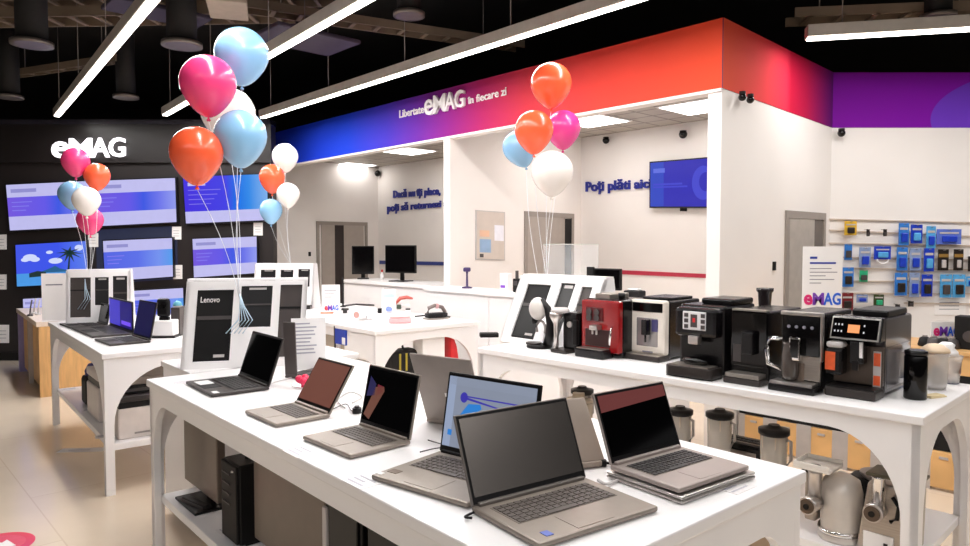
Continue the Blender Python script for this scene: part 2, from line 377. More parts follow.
# ------------------------------------------------------------------ ceiling: strips, beams, vents
def strip_light(label, pa, pb, z=3.05, w=.085, power=60, ext=0):
    a = PZ(pa[0], pa[1], z); b_ = PZ(pb[0], pb[1], z); d = (b_-a).normalized(); b_ = b_+d*ext; L = (b_-a).length
    t = thing('strip_light', label, 'ceiling light', (a+b_)/2, math.atan2(d.y, d.x), 'suspended strip lights')
    MB().box(-L/2, L/2, -w/2, w/2, .012, .1).build('housing', mat('lamp_housing', (214, 206, 196), .35, metal=.2), t, .004)
    MB().box(-L/2+.01, L/2-.01, -w*.32, w*.32, 0, .014).build('diffuser', LAMP, t)
    n = int(L/1.4)+1
    for k in range(n):
        x = -L/2+.25+k*(L-.5)/max(1, n-1); MB().cyl((x, 0, .1), .004, 4.3-z-.1, 6).build('suspension_wire', GREY, t)
    la = bpy.data.lights.new('strip_lamp', 'AREA'); la.shape = 'RECTANGLE'; la.size = L-.05; la.size_y = w*.6; la.energy = power*L*.2; la.color = (1, .98, .965)
    lo = bpy.data.objects.new('strip_lamp', la); COL.objects.link(lo); lo.parent = t; lo.location = (0, 0, -.006)
    return t
strip_light('long suspended strip light over the left aisle, steepest of the strips', (57, 117), (155, 0), ext=3.2)
strip_light('suspended strip light passing just behind the big balloon bunch', (165, 116), (370, 0), ext=3.2)
strip_light('longest suspended strip light, running in front of the lettered fascia', (262, 118.5), (642, 0), ext=3.2)
strip_light('short level strip light in front of the purple fascia', (806, 40), (975, 30), 3.05, .12, 60, ext=3)
# unseen fill lamps added behind the camera to brighten the shop
for x, lab in ((-3.2, 'added fill lamp behind the viewer, near the left side'), (0.2, 'added fill lamp behind the viewer, middle one'), (3.4, 'added fill lamp behind the viewer, near the right side')):
    la = bpy.data.lights.new('fill_lamp', 'AREA'); la.shape = 'RECTANGLE'; la.size = 4.5; la.size_y = .5; la.energy = 30; la.color = (1, .98, .965)
    lo = bpy.data.objects.new('fill_lamp', la); COL.objects.link(lo); lo.location = (x, -1.2, 3.6); lo.rotation_euler = (math.radians(28), 0, .6)
BEAM = mat('duct_grey', (140, 122, 104), .55, metal=.2, var=.1, scale=4)
def beam(label, pa, pb, z, w, h, m=BEAM, name='ceiling_beam', cat='beam'):
    a = PZ(pa[0], pa[1], z); b_ = PZ(pb[0], pb[1], z); d = (b_-a).normalized(); L = (b_-a).length
    t = thing(name, label, cat, (a+b_)/2, math.atan2(d.y, d.x))
    mb = MB(); mb.box(-L/2, L/2, -w/2, -w/2+.02, 0, h); mb.box(-L/2, L/2, w/2-.02, w/2, 0, h)
    n = int(L/.25)
    for k in range(n): x = -L/2+(k+.5)*L/n; mb.box(x-.02, x+.02, -w/2, w/2, 0, .02)
    mb.build('ladder_tray', m, t)
    for s in (-.35, .35): MB().cyl((s*L, 0, h), .006, 4.3-z-h, 6).build('hanger_rod', GREY, t)
    return t
beam('grey cable tray crossing the upper left corner of the black ceiling', (-80, 24), (290, 18), 3.75, .34, .1, name='cable_tray', cat='cable tray')
beam('grey cable tray running above the middle strip lights', (230, 8), (520, 50), 3.7, .22, .08, name='cable_tray', cat='cable tray')
beam('short cable tray near the right strip light', (790, 22), (990, 14), 3.5, .3, .08, name='cable_tray', cat='cable tray')
beam('topmost cable tray above the left strip light', (-60, 6), (330, 2), 3.9, .3, .1, name='cable_tray', cat='cable tray')
beam('far cable tray behind the left strip light', (10, 78), (120, 62), 3.6, .12, .08, name='cable_tray', cat='cable tray')
def vent(label, px, py, r, y):
    p = PY(px, py, y)
    t = thing('round_vent', label, 'ceiling vent', p, 0, 'round ceiling vents')
    MB().lathe([(r*.72, 0), (r, -.004), (r, .03), (r*.72, .03)], n=28).build('rim', mat('vent_rim', (120, 112, 106), .4, metal=.5), t)
    mb = MB()
    for k in (.25, .5): mb.lathe([(r*k, .012), (r*(k+.08), .0), (r*(k+.08), .01), (r*k, .02)], n=24)
    mb.build('louvre', mat('vent_louvre', (64, 58, 56), .5, metal=.3), t)
    MB().cyl((0, 0, .03), r*.74, 4.3-p.z-.03, 24).build('duct', mat('vent_duct', (15, 13, 13), .7), t)
vent('round ceiling vent with grey rim at the far left, above the left strip light', 32, 45, .17, 6.2)
vent('round ceiling vent between the two left strip lights', 182, 46, .17, 6.2)
vent('round ceiling vent above the blue end of the fascia', 409, 16, .14, 6.2)
vent('small far round ceiling vent just above the television wall', 126, 98, .14, 8.2)
vent('small far round ceiling vent at the left edge of the shop', 10, 98, .14, 8.2)
vent('round ceiling vent above the right strip light', 938, 18, .14, 6)
p = PY(228, 11, 6.0)
t = thing('ceiling_panel', 'pale square acoustic panel hanging above the blue balloon', 'ceiling panel', p, .3)
MB().box(-.16, .16, -.25, .25, 0, .05).build('board', mat('pale_board', (176, 164, 150), .6), t, .01)
for s in (-.12, .12): MB().cyl((s, 0, .05), .004, 4.3-p.z-.05, 6).build('wire', GREY, t)
for lab, px, py, y, sx in (('dark violet ceiling panel beside the left strip light', 158, 15, 6.4, .2), ('dark violet ceiling panel under the middle strip light', 305, 42, 6.6, .3)):
    p = PY(px, py, y); t = thing('ceiling_panel', lab, 'ceiling panel', p, .75)
    MB().box(-.42, .42, -sx, sx, 0, .04).build('board', mat('violet_board', (62, 54, 72), .6), t, .01)
    MB().cyl((0, 0, .04), .005, 4.3-p.z-.04, 6).build('wire', GREY, t)
# alcove ceiling lights
for lab, px, py in (('square ceiling light nearest the left service door', 353, 165.5), ('square ceiling light above the blue wall letters', 408, 151.5), ('square ceiling light above the pink balloon', 592, 121.5), ('square ceiling light beside the white pier', 700, 107.5)):
    p = PZ(px, py, ZC-.01); t = thing('square_ceiling_light', lab, 'ceiling light', p, math.atan2(Nn.y, Nn.x), 'square alcove lights'); hot = 4 if 'nearest' in lab else 10
    MB().box(-.31, .31, -.31, .31, 0, .02).build('frame', WHITE, t); MB().box(-.28, .28, -.28, .28, -.004, .004).build('diffuser', PANEL, t)
    la = bpy.data.lights.new('panel_lamp', 'AREA'); la.size = .55; la.energy = hot*.8; la.color = (1, .96, .92)
    lo = bpy.data.objects.new('panel_lamp', la); COL.objects.link(lo); lo.parent = t; lo.location = (0, 0, -.01)
# security cameras
def seccam(label, p, r=.045):
    r *= .78
    t = thing('security_camera', label, 'camera', p); MB().cyl((0, 0, 0), r*.8, .03, 14).build('mount', MATTEB, t); MB().ball((0, 0, -.01), r, 14).build('dome', GLOSSB, t)
def onw(px, py, p0, n, off=.06):
    p = PP(px, py, p0, n); o = n.normalized()*(1 if n.dot(EYE-Vector(p0)) > 0 else -1); return p+o*off
seccam('black dome camera in the corner above the left service door', onw(380.5, 173, B0, Nn), .07)
seccam('black dome camera above the letters Poți plăti aici', onw(609, 140, B0, Nn), .055)
seccam('black dome camera above the wall television', onw(686, 134, B0, Nn), .06)
seccam('left one of two black dome cameras under the red fascia', onw(734.5, 97, C, D), .036)
seccam('right one of two black dome cameras under the red fascia', onw(742.5, 99.5, C, D), .036)
seccam('black dome camera under the purple fascia at the wall corner', PY(841.5, 132, ACY-.06), .042)
# ------------------------------------------------------------------ televisions on the black wall
LAV = em('screen_lavender', (196, 194, 244), .92); VIO = em('screen_violet', (112, 96, 232), .95)
def tv_mat(name, stops): return ramp_mat(name, stops, .3, emit=.95)
MIDA = tv_mat('screen_band_violet', [(0, (120, 92, 226)), (.45, (104, 92, 236)), (.62, (66, 92, 232)), (.8, (112, 120, 240)), (1, (150, 160, 244))])
MIDB = tv_mat('screen_band_blue', [(0, (88, 104, 232)), (.5, (96, 116, 238)), (.8, (120, 150, 244)), (1, (90, 160, 240))])
MIDC = tv_mat('screen_indigo', [(0, (72, 52, 226)), (.5, (70, 66, 232)), (.62, (20, 110, 232)), (.78, (50, 140, 236)), (1, (130, 180, 238))])
TINK = em('screen_text', (120, 118, 190), .8); SKYB = tv_mat('screen_sky', [(0, (70, 90, 236)), (.6, (64, 88, 240)), (1, (96, 130, 240))])
CLD = em('screen_cloud', (206, 216, 250), 1); SEA = em('screen_sea', (70, 150, 226), 1); PALM = em('screen_palm', (24, 60, 60), .6); ISLE = em('screen_island', (30, 100, 150), .8)
BEZ = mat('tv_bezel', (18, 16, 22), .3)
def wall_tv(label, px4, style, y=TVY, group='televisions on the black wall', plane=None):
    """px4: BL, BR, TR, TL pixels"""
    q = [PY(a, b_, y-.07) for a, b_ in px4] if plane is None else plane
    c = (q[0]+q[1]+q[2]+q[3])/4
    t = thing('television', label, 'television', (c.x, c.y, min(q[0].z, q[1].z)), 0, group)
    mb = MB(); mb.slab(sub(q, -.015, -.03, 1.015, 1.03, -.002), .05); mb.build('casing', BEZ, t, .003, world=True)
    mb = MB(); mats = [LAV]
    n = sub(q, 0, 0, 1, 1)
    if style in ('band', 'bandb'):
        mb.quad(sub(q, 0, .72, 1, 1, .001), 0); mb.quad(sub(q, 0, 0, 1, .3, .001), 0); mb.quad(sub(q, 0, .3, 1, .72, .001), 1)
        mb.quad(sub(q, .05, .82, .36, .9, .002), 2)
        for k in range(3): mb.quad(sub(q, .05, .6-.09*k, .3-.04*k, .62-.09*k, .002), 3)
        mats = [LAV, MIDA if style == 'band' else MIDB, em('screen_title', (150, 148, 214), .9), em('screen_faint', (132, 124, 240), .95)]
    elif style == 'indigo':
        mb.quad(sub(q, 0, .25, 1, 1, .001), 1); mb.quad(sub(q, 0, 0, 1, .25, .001), 0)
        mb.quad(sub(q, .05, .80, .26, .87, .002), 0)
        for k in range(4): mb.quad(sub(q, .05, .7-.1*k, .44-.04*k, .715-.1*k, .002), 2)
        mats = [LAV, MIDC, em('screen_text_pale', (130, 120, 240), .9)]
    elif style == 'palm':
        mb.quad(sub(q, 0, .3, 1, 1, .001), 0); mb.quad(sub(q, 0, 0, 1, .3, .001), 2)
        W = lambda u, v, o=.002: sub(q, u, v, u+.01, v+.01, o)[0]
        def blob(u, v, a, b_, m): mb.add([W(u+a*math.cos(k*math.pi/8), v+b_*math.sin(k*math.pi/8)) for k in range(16)], [tuple(range(16))], m)
        for u, v, a, b_ in ((.2, .68, .1, .08), (.27, .63, .07, .06), (.13, .63, .06, .05), (.56, .57, .1, .07), (.9, .85, .06, .07), (.48, .78, .05, .04)): blob(u, v, a, b_, 1)
        mb.add([W(.3, .3), W(.8, .3), W(.62, .38), (W(.55, .45)), W(.45, .38)], [(0, 1, 2, 3, 4)], 4)
        mb.add([W(.18, .2, .003), W(.42, .22, .003), W(.42, .31, .003), W(.3, .35, .003), (W(.18, .3, .003))], [(0, 1, 2, 3, 4)], 3)
        mb.add([W(.72, .3, .003), W(.75, .3, .003), W(.78, .75, .003), W(.76, .76, .003)], [(0, 1, 2, 3)], 3)
        for k in range(9):
            a = k*.72; cx, cy = .76, .76; ex, ey = cx+.2*math.cos(a), cy+.2*math.sin(a)-.06
            w = .03; mb.add([W(cx-w*math.sin(a), cy+w*math.cos(a), .003), W(cx+w*math.sin(a), cy-w*math.cos(a), .003), W(ex, ey, .003)], [(0, 1, 2)], 3)
        mats = [SKYB, CLD, SEA, PALM, ISLE]
    mb.build('screen', mats, t, world=True)
    for u in (.35, .65):
        MB().slab(sub(q, u-.03, .3, u+.03, .7, -.052), .016).build('wall_mount', MATTEB, t, world=True)
    return t
wall_tv('upper left television at the edge of the photo, violet band on pale lavender', [(10, 230.5), (90, 226.5), (89, 181), (6, 185)], 'band')
wall_tv('upper middle television half behind the small balloon bunch, violet band', [(92, 226.5), (176.5, 222), (175, 178), (91, 181)], 'band')
wall_tv('upper right television with indigo and blue picture behind the big balloon strings', [(186, 223.5), (268, 220), (267, 174), (183, 177)], 'indigo')
wall_tv('television showing a palm beach under a blue sky', [(17, 286.5), (88, 283), (85.5, 241), (15.5, 245)], 'palm')
wall_tv('middle row television with pale blue band, right of the palm picture', [(105, 281.5), (173, 276.5), (172, 238), (103, 241)], 'bandb')
wall_tv('middle row television at right, violet and blue band behind balloon strings', [(194, 277.5), (257, 273), (256.5, 236.5), (192.5, 239)], 'band')
wall_tv('lowest television, mostly hidden behind the laptops of the left desk', [(132, 326), (184, 323), (183, 288), (131, 291)], 'bandb')
wall_tv('low small pale screen above the wooden bench', [(24, 330), (60, 328), (60, 297), (23, 299)], 'bandb')
# blue soffit behind one screen and price tags
for k, (px, py, w, h, lab) in enumerate(((1.5, 242, 9, 15, 'white price tag at the left edge, by the upper television'), (1.5, 282, 9, 15, 'white price tag at the left edge, beside the palm picture'), (3, 334, 11, 18, 'lowest white price tag at the left edge above the skirting'), (93, 240, 10, 14, 'white price tag under the small balloon bunch'), (176.5, 233, 9, 13, 'white price tag below the upper middle television'), (177.5, 272, 9, 14, 'white price tag right of the pale blue middle television'), (258, 229, 9, 13, 'white price tag below the indigo television'))):
    y = TVY-.013; q = [PY(px-w/2, py+h/2, y), PY(px+w/2, py+h/2, y), PY(px+w/2, py-h/2, y), PY(px-w/2, py-h/2, y)]
    mb = MB(); mb.slab(q, .015)
    for j in range(3): mb.quad(sub(q, .15, .65-.2*j, .8, .70-.2*j, .001), 1)
    tag(at_origin(mb.build('price_tag', [PAPER, mat('tag_ink', (200, 196, 200), .6)])), lab, 'price tag')
for px in (100.5,):
    mb = MB(); mb.slab([PY(97, 284, TVY-.005), PY(178, 279, TVY-.005), PY(177, 226, TVY-.005), PY(96, 230, TVY-.005)], .004)
    mb.build('trim_9', mat('blue_backlit_panel', (52, 66, 120), .4, emit=.25), kind='structure')
o = logo_mb([PY(52.5, 158.5, TVY-.09), PY(126, 157, TVY-.09), PY(126, 137.5, TVY-.09), PY(52.5, 139, TVY-.09)], .03, (0, 0, 0, 0), bold=.018).build('illuminated_logo_sign', GLOW)
tag(at_origin(o), 'glowing white bold eMAG logo on the black header of the television wall', 'sign')
# wall television in the service alcove, poster, switch
SAF = em('screen_deep_blue', (16, 14, 176), 1.0); SAM = em('screen_mid_blue', (20, 60, 190), 1); SAL = em('screen_pale_blue', (90, 110, 226), .9); SAE = em('screen_edge_blue', (52, 60, 210), .9)
o3 = -Nn*.06; q = [PP(a, b_, B0+o3, Nn) for a, b_ in ((650.5, 206.5), (714, 206.5), (714, 158), (650.5, 163))]
c = (q[0]+q[1])/2; t = thing('television', 'deep blue television screen on the service wall beside the white pier', 'television', c)
MB().slab(sub(q, -.02, -.03, 1.02, 1.03, -.002), .04).build('casing', BEZ, t, .003, world=True)
mb = MB(); mb.quad(sub(q, 0, 0, 1, 1, .001), 0); mb.quad(sub(q, 0, 0, .22, 1, .0015), 1); mb.quad(sub(q, .05, .76, .24, .86, .002), 2)
mb.quad(sub(q, .05, .48, .52, .52, .002), 3); mb.quad(sub(q, .05, .42, .6, .455, .002), 3)
W = lambda u, v: sub(q, u, v, u+.01, v+.01, .0018)[0]
mb.add([W(.84+.17*math.cos(k*math.pi/12), .5+.36*math.sin(k*math.pi/12)) for k in range(24) if math.cos(k*math.pi/12) < .92], [tuple(range(len([k for k in range(24) if math.cos(k*math.pi/12) < .92])))], 3)
mb.add([W(.88+.1*math.cos(k*math.pi/12), .52+.2*math.sin(k*math.pi/12))+(-Nn*.001) for k in range(24)], [tuple(range(24))], 4)
mb.build('screen', [SAF, SAM, SAL, SAE, SAF], t, world=True)
MB().slab(sub(q, .45, -.1, .55, .5, -.042), .016).build('wall_mount', MATTEB, t, world=True)
q = [PP(a, b_, PF+PN*.012, PN) for a, b_ in ((476, 259.5), (505, 260.5), (505, 212), (476, 210))]
mb = MB(); mb.slab(q, .012); mb.quad(sub(q, .03, .02, .97, .98, .001), 1); mb.quad(sub(q, .12, .47, .45, .6, .002), 2); mb.quad(sub(q, .12, .15, .5, .42, .002), 3); mb.quad(sub(q, .62, .4, .95, .72, .002), 4); mb.quad(sub(q, .12, .05, .25, .12, .002), 5)
t = at_origin(mb.build('wall_poster', [LGREY, mat('poster_paper', (212, 200, 190), .35, var=.03), mat('poster_peach', (232, 190, 160), .5), mat('poster_blue', (150, 180, 214), .5), mat('poster_white', (240, 240, 250), .5), DGREY]))
tag(t, 'pale notice board with peach and blue sheets on the partition wall', 'poster')
for lab, px, py, p0_, n_ in (('small black wall switch left of the left service door', 309.5, 254, LW, -D), ('small black wall switch left of the right service door', 773.5, 266, C, D)):
    t = thing('wall_switch', lab, 'switch', onw(px, py, p0_, n_, .006), math.atan2(D.y, D.x)); MB().box(-.008, .008, -.02, .02, -.035, .035).build('plate', MATTEB, t, .002); MB().box(-.011, .011, -.008, .008, -.02, .02).build('rocker', BLACK, t)
# ------------------------------------------------------------------ service counters behind the fascia line
def counter(label, pa, pb, z, depth, px_parts=()):
    d = (pb-pa).normalized(); L = (pb-pa).length
    t = thing('service_counter', label, 'counter', pa, math.atan2(d.y, d.x))
    MB().box(0, L, .03, depth, .08, z-.04).build('body', WHITE, t, .004); MB().box(-.01, L+.01, 0, depth+.02, z-.04, z).build('worktop', WHITE, t, .004); MB().box(.03, L-.03, .06, depth-.03, 0, .08).build('plinth', MATTEB, t)
    n = max(2, int(L/.8))
    for k in range(n): MB().box(k*L/n+.01, (k+1)*L/n-.01, .018, .032, .1, z-.06).build('front_panel', WHITE, t, .002)
    return t
pa, pb = onD(342, .05), onD(428, .05)
counter('white service counter under the two monitors', pa, pb, 1.06, .55)
pa, pb = onD(452, -.38), onD(700, -.38)
pa2 = C+D*1.95-Nn*.30; 
counter('long white service counter in front of the partition wall', PF-Nn*.34, C+D*.2-Nn*.34, 1.08, .3)
def monitor_at(name, label, p, w, h, rot, standh, base=True, tilt=0, mats=(BLACK, GLOSSB), cat='monitor', z0=None):
    t = thing(name, label, cat, p, rot)
    M = Matrix.Translation((0, 0, standh)) @ Matrix.Rotation(tilt, 4, 'X')
    MB().box(-w/2, w/2, 0, .035, 0, h, M=M).build('casing', mats[0], t, .006)
    MB().box(-w/2+.012, w/2-.012, -.002, .001, .018, h-.012, M=M).build('screen', mats[1], t)
    MB().box(-.025, .025, .035, .06, 0, standh+h*.5).build('neck', mats[0], t, .004)
    MB().box(-w*.26, w*.26, -.08, .12, 0, .012).build('foot', mats[0], t, .004)
    return t
ang = math.atan2(-D.y, -D.x)
p = onD(400, .28); p.z = 1.06
monitor_at('till_monitor', 'larger black monitor on the left service counter, facing the shop', p, .43, .33, ang+.35, .1)
p = onD(363, .3); p.z = 1.06
monitor_at('till_monitor', 'narrow black monitor turned sideways on the left service counter', p, .28, .36, ang+1.0, .06)
t = thing('spray_bottle', 'small red-capped bottle between the two counter monitors', 'bottle', onD(382, .3)+U3*1.06); MB().lathe([(.02, 0), (.02, .07), (.008, .09), (.008, .1)]).build('bottle_body', PAPER, t); MB().cyl((0, 0, .1), .012, .03, 10).build('cap', REDP, t)
def on_long(px, off=-.19):
    q = onD(px, off); q.z = 1.08; return q
t = thing('barcode_scanner', 'violet barcode scanner on a stand at the left end of the long counter', 'scanner', on_long(467, -.2))
MB().lathe([(.05, 0), (.05, .012), (.012, .02), (.009, .13), (.012, .16)]).build('stand', mat('violet_plastic', (56, 36, 90), .4), t); MB().box(-.035, .035, -.05, .05, .16, .2).build('scan_head', MATS['violet_plastic'], t, .012)
t = thing('barcode_scanner', 'violet barcode scanner standing behind the white display stand', 'scanner', on_long(551, -.1))
MB().lathe([(.05, 0), (.05, .012), (.012, .02), (.009, .08), (.03, .1)]).build('stand', MATS['violet_plastic'], t); MB().box(-.04, .04, -.045, .045, .1, .15).build('scan_head', MATS['violet_plastic'], t, .014)
t = thing('leaflet_box', 'white box with a violet mark at the left of the long counter', 'box', on_long(506, -.2), ang); MB().box(-.05, .05, -.03, .03, 0, .16).build('carton', PAPER, t, .003); MB().box(-.035, .02, -.034, -.029, .03, .055).build('printed_mark', LOGOP, t)
t = thing('leaflet_box', 'plain white box right of the card terminal', 'box', on_long(528, -.2), ang); MB().box(-.075, .075, -.03, .03, 0, .15).build('carton', PAPER, t, .003); MB().box(-.05, .05, -.033, -.029, .1, .12).build('printed_mark', INK, t)
t = thing('card_terminal', 'black card terminal between two white boxes', 'card terminal', on_long(517, -.24), ang); MB().box(-.035, .035, -.02, .03, 0, .12).build('body', MATTEB, t, .008); MB().box(-.025, .025, -.023, -.019, .06, .1).build('display', DGREY, t); MB().box(-.01, .01, -.01, .01, .12, .19).build('stand_pin', DGREY, t)
p = on_long(607, -.16)
monitor_at('till_monitor', 'black monitor on the long counter above the red coffee machine', p, .24, .17, ang+.1, .06)
p = on_long(593, -.16)
t = thing('terminal_stand', 'slim black stand left of the monitor on the long counter', 'stand', p, ang); MB().box(-.06, .06, -.04, .04, 0, .012).build('foot', BLACK, t); MB().box(-.014, .014, -.012, .012, .012, .22).build('post', BLACK, t); MB().box(-.05, .02, -.02, 0, .1, .24).build('holder', MATTEB, t, .004)
t = thing('receipt_printer', 'small dark receipt printer on the long counter, right of the monitor', 'printer', on_long(635, -.16), ang); MB().box(-.07, .07, -.05, .05, 0, .07).build('body', MATTEB, t, .01); MB().box(-.05, .05, -.03, .03, .07, .085).build('paper_roll', PAPER, t, .008)
t = thing('acrylic_screen', 'clear acrylic guard standing on the long counter under the white balloon', 'screen', on_long(570, -.05), ang)
MB().box(-.3, .3, -.003, .003, .02, .42).build('pane', PLEXI, t); 
for s in (-.25, .25): MB().box(s-.03, s+.03, -.03, .03, 0, .02).build('foot', PLEXI, t)
MB().box(-.3, .3, -.005, .005, .416, .424).build('top_edge', mat('acrylic_edge', (196, 196, 190), .2), t)
# ------------------------------------------------------------------ display tables
def table(label, o, ang, L, W, z=T, shelf=.3, rx=.25, rz=.34, leg=.06, enddrop=0):
    t = thing('display_table', label, 'table', (o.x, o.y, 0), ang)
    MB().box(0, L, 0, W, z-.035, z).build('tabletop', WHITE, t, .005)
    a0, a1 = z-.1, z-.036
    mb = MB(); i = .012; th = .03
    mb.box(i+th, L-i-th, i, i+th, a0, a1); mb.box(i+th, L-i-th, W-i-th, W-i, a0, a1); mb.box(i, i+th, i+th, W-i-th, a0-enddrop, a1); mb.box(L-i-th, L-i, i+th, W-i-th, a0-enddrop, a1)
    mb.build('apron', WHITE, t)
    ry = min(rx, W*.4)
    for sx in (0, 1):
        for sy in (0, 1):
            mb = MB()
            for axis, r in (('x', rx), ('y', ry)):
                b0_ = a0-(enddrop if axis == 'y' else 0)
                prof = [(0, 0), (leg, 0), (leg, b0_-rz)]
                for k in range(1, 11):
                    w = k/10*math.pi/2; prof.append((leg+r-r*math.cos(w), b0_-rz+rz*math.sin(w)))
                prof += [(th, b0_), (th, a1), (0, a1)]
                if axis == 'x':
                    M = Matrix.Translation((L-i if sx else i, W-i if sy else i, 0)) @ Matrix.Diagonal((-1 if sx else 1, -1 if sy else 1, 1, 1))
                    mb.prism(prof, 0, th, 'xz', M=M)
                else:
                    M = Matrix.Translation((L-i if sx else i, W-i if sy else i, 0)) @ Matrix.Diagonal((-1 if sx else 1, -1 if sy else 1, 1, 1))
                    mb.prism(prof, .0005, th, 'yz', M=M)
            o_ = mb.build('leg', WHITE, t)
            bm = bmesh.new(); bm.from_mesh(o_.data); bmesh.ops.recalc_face_normals(bm, faces=bm.faces); bm.to_mesh(o_.data); bm.free()
    if shelf:
        MB().box(.045, L-.045, .045, W-.045, shelf-.04, shelf).build('shelf', WHITE, t, .004)
    return t
def V2(p): return Vector((p[0], p[1], 0))
# laptop table
A1 = PZ(146, 379); R1 = PZ(807, 470.5)
dx = Vector((.653, -.757, 0)).normalized(); dy = Vector((-dx.y, dx.x, 0))
L1 = (R1-A1).dot(dx); W1 = (R1-A1).dot(dy); TAB1 = math.atan2(dx.y, dx.x)
table('white display table in front carrying the open laptops', A1, TAB1, L1, W1, rx=.17, rz=.26, leg=.05, enddrop=.035)
def t1(u, v, z=T): q = A1+dx*u+dy*v; return Vector((q.x, q.y, z))
# left aisle desk
A2 = PZ(48, 322); B2 = PZ(101.5, 354); ex = (B2-A2); ex.z = 0; L2 = ex.length; ex.normalize(); ey = Vector((-ex.y, ex.x, 0)); TAB2 = math.atan2(ex.y, ex.x)
table('white display table by the left aisle with printers on its shelf', A2, TAB2, L2, 1.0, rx=.34, rz=.34, leg=.05)
def t2(u, v, z=T): q = A2+ex*u+ey*v; return Vector((q.x, q.y, z))
# middle table
A3 = PZ(375, 331); TAB3 = TAB1; L3 = 2.4
O3 = A3-dx*L3
table('white display table in the middle with phones and hair care items', O3, TAB3, L3, 1.02, rx=.34, rz=.3, leg=.05)
def t3(u, v, z=T): q = O3+dx*u+dy*v; return Vector((q.x, q.y, z))
# coffee table
A4 = PZ(477, 347.5); B4 = PZ(924, 417.5); fx = (B4-A4); fx.z = 0; L4 = fx.length; fx.normalize(); fy = Vector((-fx.y, fx.x, 0)); TAB4 = math.atan2(fx.y, fx.x); W4 = .86
table('long white display table carrying the coffee machines', A4, TAB4, L4, W4, shelf=.25, rx=.27, rz=.33)
def t4(u, v, z=T): q = A4+fx*u+fy*v; return Vector((q.x, q.y, z))
def loc4(p): d = p-A4; return d.dot(fx), d.dot(fy)
def loc1(p): d = p-A1; return d.dot(dx), d.dot(dy)
# white plinth behind the end of the laptop table
q = t1(-.50, .22, 0); t = thing('display_plinth', 'white floor plinth under the display stand at the end of the laptop table', 'plinth', q, TAB1)
MB().box(0, .46, 0, .95, .06, T-.03).build('body', WHITE, t, .004); MB().box(-.01, .47, -.01, .96, T-.03, T).build('top_board', WHITE, t, .004); MB().box(.03, .43, .03, .92, 0, .06).build('base', LGREY, t)
# ------------------------------------------------------------------ laptops
def laptop(label, hl, hr, fl, tl, tr, shell=ALU, screen=SCRG, keys=KEYG, z=T, th=.016, content=None, sticker=None, back=False, lh=None, lift=0, deckm=DECK, name='laptop', lid_mat=None, depth=None):
    """pixels: hinge left, hinge right (as its user sees them), one front corner on the left, lid top left, lid top right"""
    HL, HR = PZ(*hl, z+th), PZ(*hr, z+th); x = (HR-HL); x.z = 0; w = x.length; x.normalize(); y = Vector((-x.y, x.x, 0))
    FLp = PZ(*fl, z+th); d = depth or max(.18, min(.36, -(FLp-HL).dot(y)*1.06))
    # lid: opening angle and height that best meet the two top corners
    best = None
    for ai in range(-20, 61):
        a = math.radians(ai)
        for hi in range(16, 31):
            h = hi/100
            e = sum((proj(P+y*(h*math.sin(a))+U3*(h*math.cos(a)))[k]-px[k])**2 for P, px in ((HL, tl), (HR, tr)) for k in (0, 1))
            e += (abs(h-d)*60)**2
            if best is None or e < best[0]: best = (e, a, h)
    _, a, h = best
    ctr = (HL+HR)/2; t = thing(name, label, 'laptop', (ctr.x, ctr.y, z), math.atan2(x.y, x.x), None)
    mb = MB(); mb.prism([(-w/2, -d), (w/2, -d), (w/2, .012), (-w/2, .012)], .002, th, 'xy'); base = mb.build('base', [shell], t, .005)
    MB().box(-w*.42, w*.42, -d*.56, -d*.1, th-.002, th+.0008).build('key_well', deckm, base)
    mb = MB(); rows = 6; cols = 15; kw = w*.82/cols; kd = d*.45/rows
    for r in range(rows):
        for c in range(cols):
            if r == rows-1 and 4 <= c <= 8:
                if c == 4: mb.box(-w*.41+kw*4+.002, -w*.41+kw*9-.002, -d*.555+.001, -d*.555+kd-.001, th, th+.003)
                continue
            X = -w*.41+kw*c; Yy = -d*.105-kd*(r+1); mb.box(X+kw*.1, X+kw*.9, Yy+kd*.1, Yy+kd*.9, th, th+.0028)
    mb.build('keyboard', keys, base)
    MB().box(-w*.17, w*.13, -d*.95, -d*.62, th-.002, th+.0008).build('touchpad', shell if shell != LAPD else MATTEB, base)
    if sticker:
        for (su, sv, sw, sh, m) in sticker: MB().box(-w/2+w*su, -w/2+w*(su+sw), -d+d*sv, -d+d*(sv+sh), th, th+.0012).build('sticker', m, base)
    MB().box(-w*.46, w*.46, -.004, .014, th-.006, th+.008).build('hinge', lid_mat or shell, base, .003)
    M = Matrix.Translation((0, .006, th)) @ Matrix.Rotation(-a, 4, 'X')
    mb = MB(); mb.box(-w/2, w/2, 0, .008, 0, h, M=M); lid = mb.build('lid', lid_mat or shell, t, .003)
    mb = MB(); mb.box(-w/2+.004, w/2-.004, -.0015, .002, .004, h-.004, M=M); mb.build('bezel', BLACK, lid)
    q = [M @ Vector(v) for v in ((-w/2+.01, -.0025, .02), (w/2-.01, -.0025, .02), (w/2-.01, -.0025, h-.011), (-w/2+.01, -.0025, h-.011))]
    mb = MB(); mb.slab(q, .0012); mats = [screen]
    if content: mats += content(mb, q)
    mb.build('screen', mats, lid)
    qb = [M @ Vector(v) for v in ((.0, .0085, h*.46), (-.05, .0085, h*.46), (-.05, .0085, h*.53), (.0, .0085, h*.53))]
    mb = MB(); mb.slab(qb, .001); mb.build('lid_logo', LGREY if shell is not LGREY else WHITE, lid)
    return t, w, d
def brown(mb, q):  # brown glow painted over the whole screen in place of a reflection
    mb.quad(sub(q, 0, 0, 1, 1, .0006), 1); return [em('reflected_brown', (122, 70, 56), .8)]
